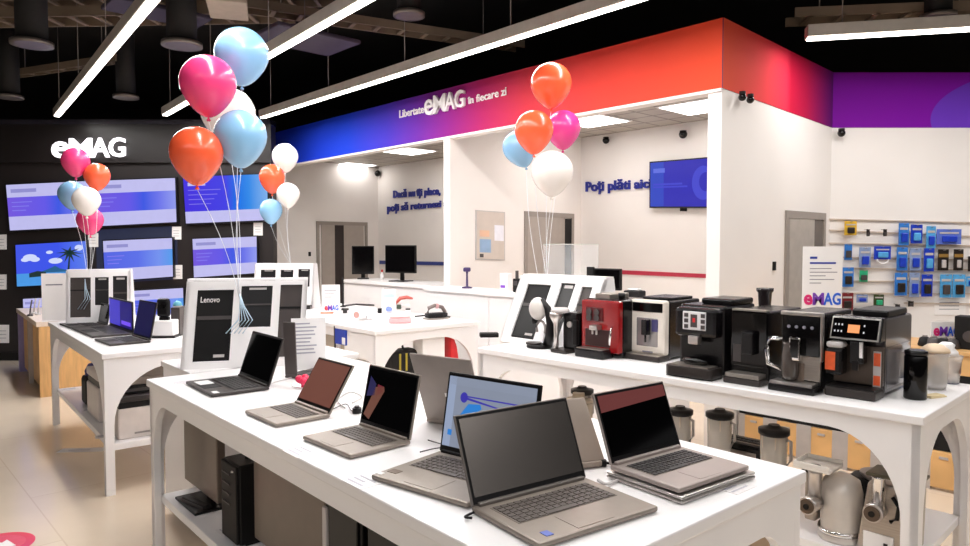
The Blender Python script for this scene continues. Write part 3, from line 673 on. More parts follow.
def maroon_reflection(mb, q):  # glowing strip painted as the red fascia's reflection in the screen
    mb.quad([sub(q, 0, .72, 1, 1, .0006)[0], sub(q, 0, .80, 1, 1, .0006)[1], sub(q, 0, 0, 1, 1, .0006)[2], sub(q, 0, 0, 1, 1, .0006)[3]], 1); return [em('reflected_maroon', (110, 46, 44), .8)]
def webpage(mb, q):
    mb.quad(sub(q, 0, 0, 1, 1, .0006), 1); W = lambda u, v: sub(q, u, v, u+.01, v+.01, .001)[0]
    mb.add([W(.2+.045*math.cos(k*math.pi/8), .72+.075*math.sin(k*math.pi/8)) for k in range(16)], [tuple(range(16))], 2)
    mb.quad([W(.2, .70), W(.72, .62), W(.72, .635), W(.2, .735)], 2); mb.quad(sub(q, .24, .73, .92, .75, .001), 2)
    mb.add([W(.17, .46), W(.30, .46), W(.42, .6), W(.40, .66), W(.26, .64)], [(0, 1, 2, 3, 4)], 3)
    mb.quad(sub(q, 0, 0, .09, 1, .0009), 4); mb.quad(sub(q, 0, .88, 1, 1, .0009), 5); mb.quad(sub(q, .05, .16, .10, .24, .0012), 3)
    for k in range(3): mb.quad(sub(q, .16, .38-.07*k, .5, .40-.07*k, .001), 5)
    return [em('page_white', (164, 174, 196), .62), em('page_indigo', (58, 50, 170), .9), em('page_cyan', (40, 130, 214), .9), em('page_side', (178, 194, 226), .65), em('page_grey', (158, 168, 190), .7)]
def painted_reflections(mb, q):  # glowing patches painted on the black screen as reflections of the surroundings
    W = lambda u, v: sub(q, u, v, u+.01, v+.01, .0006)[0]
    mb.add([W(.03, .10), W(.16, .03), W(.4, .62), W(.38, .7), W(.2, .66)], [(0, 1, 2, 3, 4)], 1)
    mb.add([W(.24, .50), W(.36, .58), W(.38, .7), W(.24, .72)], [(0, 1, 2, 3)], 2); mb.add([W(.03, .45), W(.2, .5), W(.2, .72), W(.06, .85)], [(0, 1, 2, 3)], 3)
    return [em('reflected_peach', (120, 74, 60), .8), em('reflected_crimson', (120, 30, 50), .8), em('reflected_navy', (34, 30, 84), .8)]
ST_W = mat('white_sticker', (236, 234, 232), .5, var=.02)
laptop('small dark laptop at the far left end of the front table', (237.6, 375), (267, 387), (190, 381.5), (251, 332), (283, 339), LAPD, SCRG, KEYB, sticker=[(.12, .1, .26, .26, ST_W), (.85, .06, .12, .1, ST_W)], deckm=BLACK)
laptop('laptop with a painted brown reflection on its screen, second from the left end of the front table', (294, 402), (327.5, 414.5), (242, 407), (316, 356), (354, 365.5), ALU, SCRG, KEYG, content=brown)
laptop('slim grey laptop with a black screen, third from the left end of the front table', (358, 424), (408, 441), (301, 433), (367.6, 365), (418.6, 376.5), ALU, SCRG, KEYG, content=painted_reflections)
laptop('grey laptop with a web page on its screen, behind the nearest laptop', (438, 451), (531, 474), (352, 466), (449.5, 370), (538.5, 385.5), ALU, SCRG, KEYG, content=webpage, sticker=[(.05, .16, .10, .1, mat('brown_sticker', (110, 90, 74), .5)), (.02, .05, .05, .06, ST_W)], lid_mat=MATTEB)
laptop('largest nearest laptop, grey with a blank matte screen and a blue sticker', (474, 508), (588, 478), (547, 538), (454, 413), (568, 397), ALU, SCRM, KEYG, sticker=[(.10, .08, .055, .1, mat('blue_sticker', (92, 112, 200), .4))], lid_mat=ALUD)
z2 = T+.022
lt, lw, ld = laptop('silver laptop with a painted maroon reflection on its dark screen, lying on a closed laptop', (613, 466), (683, 446.5), (679, 486), (594.5, 392.5), (664, 380), mat('rose_grey_shell', (164, 152, 146), .4, metal=.3, var=.03), SCRG, KEYB, content=maroon_reflection, z=z2)
t = thing('laptop', 'closed silver laptop lying under the open one with the painted maroon reflection', 'laptop', (lt.location.x, lt.location.y, T), lt.rotation_euler.z)
MB().box(-lw/2-.006, lw/2+.012, -ld-.012, .02, .002, .011).build('base', SILVER, t, .004); MB().box(-lw/2-.006, lw/2+.012, -ld-.012, .02, .0125, .021).build('lid', SILVER, t, .004); MB().box(-lw*.4, lw*.4, .01, .021, .006, .017).build('hinge', DGREY, t, .002)
# laptops seen from behind (they face the other side of the table)
def back_laptop(label, bl, br, tl, tr, shell, logo=None):
    """pixels of the lid's lower and upper corners as we see its back"""
    BL, BR = PZ(*bl, T+.014), PZ(*br, T+.014); x = BR-BL; x.z = 0; w = x.length; x.normalize(); y = Vector((-x.y, x.x, 0))
    best = None
    for ai in range(-40, 41):
        for hi in range(17, 29):
            a = math.radians(ai); h = hi/100
            e = sum((proj(P-y*(h*math.sin(a))+U3*(h*math.cos(a)))[k]-px[k])**2 for P, px in ((BL, tl), (BR, tr)) for k in (0, 1))
            if best is None or e < best[0]: best = (e, a, h)
    _, a, h = best; c = (BL+BR)/2
    t = thing('laptop', label, 'laptop', (c.x, c.y, T), math.atan2(x.y, x.x))
    MB().box(-w/2, w/2, -.01, .23, .002, .014).build('base', shell, t, .004)
    MB().box(-w*.42, w*.42, .02, .13, .014, .0165).build('keyboard', KEYB, t)
    M = Matrix.Translation((0, 0, .014)) @ Matrix.Rotation(a, 4, 'X')
    lid = MB().box(-w/2, w/2, -.008, 0, 0, h, M=M).build('lid', shell, t, .004)
    MB().box(-w/2+.008, w/2-.008, 0, .001, .012, h-.008, M=M).build('screen', SCRG, lid)
    if logo: MB().box(logo[0]*w, logo[1]*w, -.0095, -.008, h*logo[2], h*logo[3], M=M).build('lid_logo', WHITE, lid)
    MB().box(-w*.4, w*.4, -.012, .01, .004, .02).build('hinge', shell, t, .003)
    return t
back_laptop('grey laptop turned away, its back to the viewer, behind the web page laptop', (428, 418), (488, 429), (408.5, 350), (473, 362), mat('warm_grey_lid', (150, 140, 134), .45, metal=.2), (-.05, .12, .42, .47))
back_laptop('beige grey laptop turned away between the nearest laptop and the maroon one', (566, 466), (604, 461), (548, 398), (584, 403), mat('beige_grey_lid', (164, 150, 138), .45, metal=.2))
back_laptop('dark grey laptop seen edge-on beside the price list sign', (286, 375), (298, 376), (283, 322), (296, 323), mat('dark_grey_lid', (92, 84, 82), .45, metal=.2))
# cables and small things on the front table
def cable(label, pts, r=.003, m=WHITE, z=T):
    P = [PZ(a, b_, z+.006) for a, b_ in pts]; out = []
    for i in range(len(P)-1):
        p0_ = P[max(i-1, 0)]; p1 = P[i]; p2 = P[i+1]; p3 = P[min(i+2, len(P)-1)]
        for k in range(6):
            s = k/6; out.append(.5*((2*p1)+(p2-p0_)*s+(2*p0_-5*p1+4*p2-p3)*s*s+(3*p1-p0_-3*p2+p3)*s**3))
    out.append(P[-1]); o = MB().tube(out, r, 6).build('cable', m); tag(at_origin(o), label, 'cable')
cable('white charging cable behind the small dark laptop', [(268, 384), (285, 379), (300, 377), (292, 386), (312, 389)])
cable('white cable looping behind the laptop with the painted brown reflection', [(352, 403), (362, 397), (350, 392), (338, 400), (345, 408)], m=LGREY)
cable('thin dark cable beside the laptop with the black screen', [(333, 409), (346, 404), (352, 411), (360, 409)], .002, DGREY)
cable('white cable loop between the nearest laptop and the maroon screen laptop', [(590, 462), (606, 462), (617, 468), (622, 475), (616, 481), (606, 484), (598, 480)], .004, LGREY)
cable('dark cable end by the hinge of the nearest laptop', [(478, 510), (470, 514), (465, 517), (472, 518)], .003, MATTEB)
cable('thin cable lying behind the web page laptop', [(420, 452), (432, 449), (445, 446), (428, 440)], .002, DGREY)
p = PZ(599, 466); t = thing('power_plug', 'black plug lying between the nearest laptop and the maroon screen laptop', 'plug', p, -.2); MB().box(-.022, .022, -.011, .011, 0, .02).build('plug_body', MATTEB, t, .005); MB().cyl((0, 0, 0), .004, .04, 8, M=Matrix.Translation((.02, 0, .01)) @ Matrix.Rotation(math.pi/2, 4, 'Y')).build('strain_relief', BLACK, t)
p = PZ(357, 413); t = thing('alarm_sensor', 'small black alarm sensor on the table beside the laptop with the painted brown reflection', 'sensor', p); MB().cyl((0, 0, 0), .018, .02, 12).build('sensor_body', BLACK, t); MB().cyl((0, 0, .02), .01, .008, 12).build('button', DGREY, t)
p = PZ(303, 388); t = thing('gift_bow', 'crumpled pink red bow behind the laptop with the painted brown reflection', 'bow', p)
for k in range(5):
    a = k*1.257; MB().ball((.018*math.cos(a), .018*math.sin(a), .035+.008*(k % 2)), .017, 10).build('loop', mat('bow_pink', (226, 40, 84), .4), t)
MB().cyl((0, 0, 0), .008, .035, 8).build('stem', MATS['bow_pink'], t)
# price list sign on the front table, leaflets lying flat
def sheet_sign(label, px, py, w, h, rot, lines=6, z=T, logo=False, heading=False, base=True, name='info_sign', p=None):
    p = p or PZ(px, py, z); t = thing(name, label, 'sign', p, rot)
    MB().box(-w/2, w/2, 0, .006, .008, h).build('board', PAPER, t); MB().box(-w/2, w/2, -.04, .05, 0, .008).build('foot', WHITE, t)
    mb = MB()
    for k in range(lines):
        y = h*(.9-.62*k/lines); s = (.55, .8, .7, .75, .6)[k % 5]
        mb.box(-w*.38, -w*.38+w*.76*s, -.0015, 0, y-.004, y+.003)
    mb.build('printed_lines', mat('pale_ink', (176, 174, 186), .6), t)
    if heading: MB().box(-w*.34, w*.05, -.0016, 0, h*.86, h*.9).build('printed_heading', mat('heading_blue', (40, 60, 160), .5), t)
    if logo:
        q = [Vector(v) for v in ((-w*.46, -.0005, h*.03), (w*.46, -.0005, h*.03), (w*.46, -.0005, h*.24), (-w*.46, -.0005, h*.24))]
        logo_mb(q, .002).build('printed_logo', [LOGOR, LOGOP, LOGOB, LOGOB], t)
    return t
sheet_sign('white price list sheet standing between the front table and the middle table', 309, 371, .17, .27, .35, 9)
LEAF = mat('leaflet_paper', (238, 234, 234), .4, var=.05, scale=60)
for lab, px, py, r, z in (('faint printed leaflet lying at the left corner of the front table', 186, 382, .6, T), ('faint printed leaflet lying in front of the third laptop', 300, 452, -.85, T), ('faint printed leaflet lying near the front edge, left of the web page laptop', 362, 482, -.85, T), ('printed leaflet on the lower shelf near the monitor foot', 203, 512, -.85, .3), ('second printed leaflet on the lower shelf by the front edge', 228, 532, -.85, .3), ('faint leaflet lying at the right end of the front table', 735, 487, .7, T), ('leaflet lying on the coffee table near its right corner', 925, 396, .7, T)):
    p = PZ(px, py, z); t = thing('leaflet', lab, 'leaflet', p, r); MB().box(-.05, .05, -.035, .035, 0, .0012).build('paper', LEAF, t); mb = MB()
    for k in range(3): mb.box(-.045, .03-.02*(k == 1), .02-.02*k, .026-.02*k, .0015, .002)
    mb.build('print', mat('faint_ink', (196, 192, 202), .6), t)
# ------------------------------------------------------------------ white display stands with dark bays
def stand(label, p, rot, w, h, lean, bays, lettering=None, d=.34, skew=0):
    """bays: list of (u0, u1, v0, v1, what)"""
    t = thing('display_stand', label, 'display stand', p, rot); n = .035
    f = lambda u, v, o=0: Vector(((u-.5)*w+skew*v, lean*v+o, h*v))
    mb = MB()
    us = sorted({0, 1}|{b_[0] for b_ in bays}|{b_[1] for b_ in bays})
    # frame bars around the bays
    for b_ in bays: pass
    xs = [0]+[v for b_ in bays for v in b_[:2]]+[1]
    for k in range(0, len(xs), 2): mb.slab([f(xs[k], 0), f(xs[k+1], 0), f(xs[k+1], 1), f(xs[k], 1)], n)
    for (u0, u1, v0, v1, what) in bays:
        if v0 > 0: mb.slab([f(u0, 0), f(u1, 0), f(u1, v0), f(u0, v0)], n)
        if v1 < 1: mb.slab([f(u0, v1), f(u1, v1), f(u1, 1), f(u0, 1)], n)
    mb.build('frame', WHITE, t)
    for s in (0, 1):
        mb = MB(); x = (s-.5)*w+(-.018 if s else 0)
        mb.prism([(.0, 0), (d, 0), (max(lean+.1, d*.6), h), (lean, h)], x, x+.018, 'yz', M=Matrix(((1, 0, skew/h, 0), (0, 1, 0, 0), (0, 0, 1, 0), (0, 0, 0, 1))))
        mb.build('side_panel', WHITE, t)
    b0 = max(lean+.1, d*.6)
    mb = MB(); mb.slab([f(1, .999, .02), f(0, .999, .02), f(0, .999, b0-lean-.005), f(1, .999, b0-lean-.005)], .012); mb.build('top_panel', WHITE, t)
    for k, (u0, u1, v0, v1, what) in enumerate(bays):
        m = {'tower': MATTEB, 'grey': mat('bay_grey', (64, 56, 54), .5), 'open': mat('bay_black', (14, 12, 14), .4)}[what]
        q = [f(u0, v0, .016), f(u1, v0, .016), f(u1, v1, .016), f(u0, v1, .016)]
        mb = MB(); mb.slab(q, .06); pan = mb.build('dark_panel', m, t)
        if what == 'tower':
            MB().slab(sub(q, .04, .58, .96, .63, .004), .004).build('drive_slot', DGREY, pan)
            MB().slab(sub(q, .04, .03, .96, .55, .003), .003).build('front_grille', BLACK, pan)
            MB().slab(sub(q, .55, .05, .85, .09, .006), .002).build('sticker', LGREY, pan)
            if lettering: text_mb(lettering, sub(q, .1, .82, .62, .9, .003), .01, .002).build('lettering', WLET, pan)
        elif what == 'open':
            MB().slab(sub(q, .03, .52, .97, .56, .006), .006).build('inner_shelf', DGREY, pan); MB().slab(sub(q, .25, .9, .8, .95, .006), .006).build('inner_rail', LGREY, pan)
        else:
            MB().slab(sub(q, .0, .66, 1, .69, .004), .004).build('inner_shelf', BLACK, pan)
    return t
sa = PZ(180, 370); sb = PZ(303, 365); sd = sb-sa
stand('large white display stand with dark bays at the end of the front table', (sa+sb)/2, math.atan2(sd.y, sd.x), sd.length, .45, .06, [(.09, .385, .08, .9, 'tower'), (.445, .705, .46, .94, 'open'), (.77, .955, .10, .95, 'grey')], 'Lenovo', .22, .03)
sa = PZ(58, 327); sb = PZ(124, 325); sd = sb-sa
stand('white display stand with three dark windows on the left aisle table', (sa+sb)/2+Vector((0, .1, 0)), math.atan2(sd.y, sd.x), sd.length, .43, .04, [(.06, .38, .14, .88, 'grey'), (.44, .66, .36, .88, 'open'), (.72, .95, .2, .9, 'open')], None, .24)
p = Vector((-2.03, 6.95, T))
stand('farther white display stand with a row of small dark windows, behind the large one', p, -.12, .62, .44, .05, [(.1, .36, .5, .88, 'open'), (.44, .66, .5, .88, 'open'), (.74, .94, .5, .9, 'open')], None, .24)
sa = PZ(496.5, 341); sd = fx
stand('white leaning display stand at the far end of the coffee table', sa+fx*.35+fy*.02, TAB4, .7, .43, .22, [(.12, .42, .08, .88, 'tower'), (.53, .70, .08, .92, 'open'), (.78, .90, .08, .88, 'grey')], None, .4)
# ------------------------------------------------------------------ under the front table
zs = .30
def loc_mon(label, u, v, rot, w, h, m):
    p = t1(u, v, zs); t = thing('monitor', label, 'monitor', p, rot)
    MB().box(-w/2, w/2, -.02, .02, .06, .06+h).build('casing', m, t, .006); MB().box(-w/2+.012, w/2-.012, .02, .0225, .08, .06+h-.012).build('screen', SCRG, t)
    MB().box(-.03, .03, .02, .045, 0, .25).build('neck', BLACK, t, .004); MB().box(-.14, .14, -.09, .1, 0, .012).build('foot', BLACK, t, .004)
    return t
MONB = mat('monitor_back_brown', (110, 98, 88), .35, metal=.3, var=.05)
mo = PZ(200, 491, .36); u, v = loc1(mo)
loc_mon('grey brown monitor back on the lower shelf, left of the black computer tower', u, max(.10, v)+.02, TAB1, .44, .34, MONB)
mo = PZ(218, 541, zs); u, v = loc1(mo); u += .05; v = max(.10, v)
t = thing('computer_tower', 'black computer tower standing on the lower shelf between two monitors', 'computer', t1(u, v, zs), TAB1)
MB().box(-.085, .085, -.0, .34, .01, .33).build('case', BLACK, t, .006); MB().box(-.08, .08, -.012, .0, .015, .325).build('front_panel', MATTEB, t, .004)
for k in range(4): MB().box(-.06, .02, -.016, -.012, .28-.04*k, .285-.04*k).build('drive_bay', DGREY, t)
MB().cyl((.05, -.014, .30), .006, .006, 10).build('power_button', LGREY, t)
for sx in (-.06, .06): MB().box(sx-.012, sx+.012, .03, .31, 0, .01).build('foot', MATTEB, t)
t = thing('antenna', 'short black antenna stick standing on top of the computer tower', 'antenna', t1(u, v+.07, zs+.33)); MB().cyl((0, 0, 0), .012, .012, 10).build('base', MATTEB, t); MB().lathe([(.01, .012), (.008, .1), (.003, .105)], n=10).build('stick', MATTEB, t)
loc_mon('wider grey brown monitor back on the lower shelf, right of the black computer tower', u+.44, v+.05, TAB1, .58, .38, MONB)
u2 = loc1(PZ(312, 590, zs))[0]
u2 = max(u2, u+.80)+.09
t = thing('computer_tower', 'black computer case with a white front strip under the middle of the front table', 'computer', t1(u2, v, zs), TAB1)
MB().box(-.1, .12, 0, .42, .01, .42).build('case', BLACK, t, .006); MB().box(-.1, -.075, -.012, 0, .02, .38).build('white_strip', LGREY, t, .003); MB().box(-.06, .11, -.01, 0, .03, .40).build('front_panel', BLACK, t, .003)
for sx in (-.07, .09): MB().box(sx-.012, sx+.012, .03, .38, 0, .01).build('foot', MATTEB, t)
t = thing('computer_tower', 'second black computer case nearer the viewer under the front table', 'computer', t1(u2+.32, v, zs), TAB1)
MB().box(-.16, .14, 0, .42, .01, .42).build('case', BLACK, t, .006); MB().box(-.15, .13, -.01, 0, .03, .40).build('front_panel', BLACK, t, .003)
for sx in (-.1, .1): MB().box(sx-.012, sx+.012, .03, .38, 0, .01).build('foot', MATTEB, t)
t = thing('sound_bar', 'small black device lying on the lower shelf in front of the left monitor', 'device', t1(loc1(PZ(195, 507, zs))[0], max(.12, loc1(PZ(195, 507, zs))[1]), zs), TAB1+.2); MB().box(-.1, .1, -.02, .02, 0, .03).build('body', BLACK, t, .008); MB().box(-.09, .09, -.022, -.019, .006, .024).build('mesh_front', DGREY, t)
# ------------------------------------------------------------------ coffee machines on the long table
def machine(label, pl, pr, pytop, depth, name='coffee_machine', inset=0):
    a = PZ(*pl); b_ = PZ(*pr); u0, v0 = loc4(a); u1, v1 = loc4(b_); v = max(.03, (v0+v1)/2)+inset; w = u1-u0
    o = t4((u0+u1)/2, v); q = t4(u1, v); h = PY(pr[0], pytop, q.y).z-T
    t = thing(name, label, 'coffee machine', o, TAB4)
    return t, w, h, depth
SOFTBLK = mat('machine_black', (14, 12, 14), .25, var=.06, spec=.4); TRAY = mat('tray_dark', (52, 46, 44), .35, metal=.3)
REDSIDE = mat('machine_red', (170, 14, 20), .25, var=.08, coat=.4); CREAMM = mat('machine_cream', (226, 217, 206), .35, metal=0, var=.03)
LIT = em('display_amber', (240, 150, 90), 1.2); ICON = em('button_white', (236, 236, 240), .8); STKO = mat('orange_sticker', (230, 96, 50), .45, var=.08, scale=60)
# red machine
t, w, h, d = machine('red espresso machine with black sides, leftmost of the large machines', (584, 354), (615.5, 360.5), 301, .30)
MB().box(-w/2, w/2, .04, d, .012, h).build('body', SOFTBLK, t, .008)
fp = MB().box(-w/2, w/2, .0, .045, .03, h-.005).build('front_panel', RED, t, .01)
MB().box(-w*.38, w*.28, -.004, .004, .06, h*.48).build('brew_recess', mat('recess_maroon', (48, 8, 10), .3), fp, .01)
MB().box(-w*.36, w*.1, -.006, .002, h*.62, h*.86).build('control_panel', mat('panel_maroon', (84, 8, 12), .3), fp, .006)
for kx, kz in ((-.25, .78), (-.05, .78), (-.25, .68), (-.05, .68)): MB().cyl((0, 0, 0), w*.07, .012, 12, M=Matrix.Translation((w*kx, -.004, h*kz)) @ Matrix.Rotation(math.pi/2, 4, 'X')).build('button', DGREY, fp)
mb = MB(); mb.box(-w*.14, w*.06, -.05, .0, h*.48, h*.56); mb.cyl((-w*.1, -.03, h*.40), .007, h*.1, 8); mb.cyl((w*.01, -.03, h*.40), .007, h*.1, 8); mb.build('spout', SILVER, t, .003)
MB().tube([(w*.36, -.01, h*.55), (w*.37, -.03, h*.5), (w*.36, -.035, h*.25)], .007, 8).build('steam_wand', CHROME, t)
MB().box(-w*.46, w*.3, -.075, .03, 0, .05).build('drip_tray', SOFTBLK, t, .008)
MB().box(-w*.42, w*.26, -.07, .03, .05, .054).build('drip_grille', STEEL, t)
MB().box(-w*.3, w*.1, .06, d-.05, h, h+.03).build('cup_warmer', STEEL, t, .004); MB().cyl((w*.25, .12, h), .02, .035, 12).build('knob', BLACK, t)
# cream silver machine
t, w, h, d = machine('cream silver coffee machine with black top display, right of the red one', (629.5, 357), (667, 361.5), 301, .36)
MB().box(-w/2, w/2, .03, d, .012, h-.004).build('body', SOFTBLK, t, .01)
fp = MB().box(-w/2, w/2, -.01, .035, .03, h).build('front_panel', CREAMM, t, .014)
MB().box(-w*.42, w*.42, -.014, -.008, h*.80, h*.95).build('display', GLOSSB, fp, .004)
MB().box(-w*.30, w*.30, -.0125, -.004, h*.22, h*.70).build('brew_recess', mat('recess_silver', (172, 168, 168), .2, metal=.6), fp, .006)
MB().box(-w*.05, w*.1, -.055, -.008, h*.42, h*.68).build('spout', SOFTBLK, t, .005); MB().cyl((w*.02, -.035, h*.3), .006, h*.13, 8).build('nozzle', SOFTBLK, t)
MB().box(w*.14, w*.3, -.016, -.010, h*.48, h*.68).build('side_window', mat('window_navy', (70, 66, 110), .2), fp)
MB().box(-w*.12, w*.16, -.014, -.008, h*.12, h*.145).build('maker_plate', INK, fp)
MB().box(-w*.55, w*.5, -.07, .04, 0, .03).build('drip_tray', TRAY, t, .006); MB().box(-w*.5, w*.46, -.066, .03, .03, .034).build('drip_grille', STEEL, t)
MB().box(-w*.4, w*.4, .08, d-.04, h-.004, h+.012).build('bean_lid', SOFTBLK, t, .006)
# black machine with white buttons
t, w, h, d = machine('black coffee machine with a white button panel and rounded drip tray', (677, 372), (722, 379), 307, .34)
MB().box(-w/2, w/2, .02, d, .012, h).build('body', SOFTBLK, t, .014)
MB().box(-w/2+.01, w/2-.01, -.045, .03, h*.56, h-.01).build('brew_head', SOFTBLK, t, .018)
pb_ = MB().box(-w*.26, w*.24, -.050, -.043, h*.66, h*.92).build('button_panel', mat('panel_white', (226, 224, 226), .4), t, .003)
for r in range(3):
    for c_ in (0, 3): MB().box(-w*.22+c_*w*.12, -w*.22+c_*w*.12+w*.085, -.0525, -.0495, h*.68+r*h*.08, h*.68+r*h*.08+h*.055).build('button', DGREY, pb_)
MB().box(-w*.08, w*.06, -.0525, -.0495, h*.70, h*.88).build('small_display', DGREY, pb_); MB().box(-w*.03, w*.02, -.0535, -.052, h*.77, h*.83).build('indicator', REDP, pb_)
MB().box(-w*.12, w*.1, -.06, -.02, h*.46, h*.58).build('spout', SILVER, t, .006)
mb = MB(); pr_ = [(-w*.5, 0), (-w*.5, -.09)]+[(-w*.5+.03-.03*math.cos(k*math.pi/12), -.09-.03*math.sin(k*math.pi/12)) for k in range(1, 7)]+[(w*.5-.03+.03*math.sin(k*math.pi/12), -.09-.03*math.cos(k*math.pi/12)) for k in range(0, 7)]+[(w*.5, 0)]
mb.prism(pr_, .008, .055, 'xy'); mb.build('drip_tray', TRAY, t, .004)
MB().box(-w*.42, w*.42, -.105, -.01, .055, .06).build('drip_grille', STEEL, t); MB().box(-w*.49, w*.49, -.1, 0, 0, .008).build('tray_base', BLACK, t)
MB().lathe([(.06, .06), (.07, .075), (.06, .09), (.02, .095)], (0, -.03, 0), 18, sx=1.0, sy=.6).build('cup_rest', GLOSSB, t)
MB().box(-w*.2, w*.5, .1, d-.02, h, h+.03).build('bean_lid', SOFTBLK, t, .01)
# plain gloss black machine
t, w, h, d = machine('plain gloss black coffee machine between the white buttoned one and the carafe one', (731, 379.5), (768, 385.5), 312, .36)
MB().box(-w/2, w/2, .0, d, .012, h).build('body', SOFTBLK, t, .01)
fp = MB().box(-w*.48, w*.48, -.012, .004, h*.22, h-.004).build('front_panel', GLOSSB, t, .006)
MB().box(-w*.12, w*.2, -.05, -.01, h*.40, h*.72).build('spout', SOFTBLK, t, .008)
MB().box(-w*.4, -w*.2, -.0135, -.011, h*.28, h*.52).build('chrome_strip', DGREY, fp)
MB().box(-w*.48, w*.48, -.085, .01, 0, .03).build('drip_tray', TRAY, t, .008); MB().box(-w*.44, w*.44, -.08, 0, .03, .05).build('drip_grille', STEEL, t, .004)
MB().box(-w*.44, w*.44, -.014, .03, h-.002, h+.006).build('top_trim', STEEL, t)
# silver and black machine with milk carafe
t, w, h, d = machine('silver and black coffee machine with a milk carafe handle on its left', (782, 388), (821, 393.5), 314, .36)
MB().box(-w/2, w/2, .0, d, .012, h).build('body', SOFTBLK, t, .008)
fp = MB().box(-w*.5, w*.5, -.012, .004, .05, h*.46).build('front_panel', STEEL, t, .004)
up = MB().box(-w*.5, w*.5, -.02, .004, h*.46, h-.01).build('upper_panel', GLOSSB, t, .004)
MB().box(-w*.52, w*.53, -.022, .01, h-.012, h+.004).build('top_trim', SILVER, t, .002); MB().box(w*.5, w*.54, -.02, .01, h*.40, h).build('edge_trim', SILVER, t, .002)
for kx in (-.3, -.1, .1, .3): MB().cyl((0, 0, 0), .007, .004, 10, M=Matrix.Translation((w*kx, -.02, h*.82)) @ Matrix.Rotation(math.pi/2, 4, 'X')).build('button', INK, up)
sp_ = MB().box(-w*.20, w*.08, -.06, -.015, h*.40, h*.70).build('spout', CHROME, t, .006); MB().box(-w*.16, w*.04, -.062, -.058, h*.44, h*.67).build('spout_front', GLOSSB, sp_)
MB().box(-w*.18, w*.1, -.0165, -.011, h*.1, h*.36).build('brew_recess', mat('recess_rose', (140, 122, 110), .3, metal=.4), fp)
cf = MB().lathe([(.045, .05), (.052, .07), (.052, .16), (.044, .2), (.05, .215)], (-w*.5+.045, -.03, 0), 18, sx=.7, sy=.7).build('milk_carafe', mat('carafe_smoke', (70, 62, 58), .15, coat=.4), t)
MB().tube([(-w*.5+.012, -.035, h*.66), (-w*.5-.045, -.04, h*.65), (-w*.5-.058, -.04, h*.5), (-w*.5-.05, -.04, h*.32), (-w*.5+.012, -.035, h*.26)], [.008, .012, .012, .01, .007], 10).build('carafe_handle', CHROME, cf)
MB().box(-w*.5-.03, w*.52, -.085, .02, 0, .03).build('drip_tray', SOFTBLK, t, .006); MB().box(-w*.5-.025, w*.45, -.08, .0, .03, .045).build('drip_grille', SILVER, t, .004)
# largest machine
t, w, h, d = machine('largest coffee machine at the right end, with a lit amber display and orange stickers', (834, 391.5), (881, 399.5), 318, .40)
MB().box(-w/2, w/2, .02, d, .012, h-.006).build('body', mat('machine_charcoal', (58, 54, 58), .22, metal=.4, coat=.3), t, .012)
MB().box(w*.49, w*.505, .05, d-.03, h*.10, h*.62).build('water_tank', mat('tank_smoke', (44, 46, 62), .1, coat=.6), t, .004)
fp = MB().box(-w*.5, w*.5, -.0, .024, .05, h*.64).build('front_panel', mat('front_bronze', (98, 86, 78), .25, metal=.6, var=.05), t, .004)
cp_ = MB().prism([(-.052, h*.70), (.02, h*.70), (.02, h+.0), (-.018, h+.0)], -w*.52, w*.52, 'yz').build('control_head', SOFTBLK, t, .008)
q = [Vector(v) for v in ((-w*.49, -.0535, h*.715), (w*.49, -.0535, h*.715), (w*.49, -.0215, h*.985), (-w*.49, -.0215, h*.985))]
mb = MB(); mb.slab(sub(q, 0, 0, 1, 1, .003), .006); mb.build('chrome_bezel', SILVER, cp_, .002)
mb = MB(); mb.slab(sub(q, .03, .07, .97, .93, .006), .004); mb.build('display_glass', GLOSSB, cp_)
mb = MB(); mb.slab(sub(q, .36, .3, .6, .66, .008), .002); mb.build('amber_display', LIT, cp_)
for k in range(4):
    for r in range(2):
        mb = MB(); mb.slab(sub(q, (.08+.07*k) if k < 3 else .68, .3+.3*r, (.105+.07*k) if k < 3 else .705, .38+.3*r, .008), .002); mb.build('button_icon', ICON, cp_)
MB().box(-w*.08, w*.2, -.055, .0, h*.42, h*.70).build('spout', SOFTBLK, t, .006); MB().box(w*.12, w*.2, -.058, -.05, h*.5, h*.70).build('spout_trim', CHROME, t, .002); MB().box(-w*.02, w*.1, -.057, -.05, h*.34, h*.46).build('nozzle', BLACK, t)
mc = MB().box(-w*.56, -w*.2, -.07, .0, h*.26, h*.60).build('milk_container', SOFTBLK, t, .012); MB().box(-w*.55, -w*.34, -.072, -.069, h*.32, h*.55).build('sticker', STKO, mc)
MB().box(-w*.55, -w*.2, -.072, .0, h*.60, h*.68).build('milk_lid', LGREY, t, .012)
st_ = MB().box(w*.32, w*.47, -.004, .0, h*.14, h*.58).build('sticker', LGREY, fp); MB().box(w*.33, w*.46, -.006, -.003, h*.40, h*.56).build('sticker_patch', STKO, st_); MB().box(w*.33, w*.46, -.006, -.003, h*.16, h*.28).build('sticker_patch', STKO, st_)
MB().box(-w*.53, w*.5, -.09, .03, 0, .04).build('drip_tray', TRAY, t, .008); MB().box(-w*.5, w*.47, -.085, .0, .04, .046).build('drip_grille', BLACK, t)
MB().box(-w*.3, w*.45, .09, d-.04, h-.006, h+.022).build('bean_lid', BLACK, t, .008)
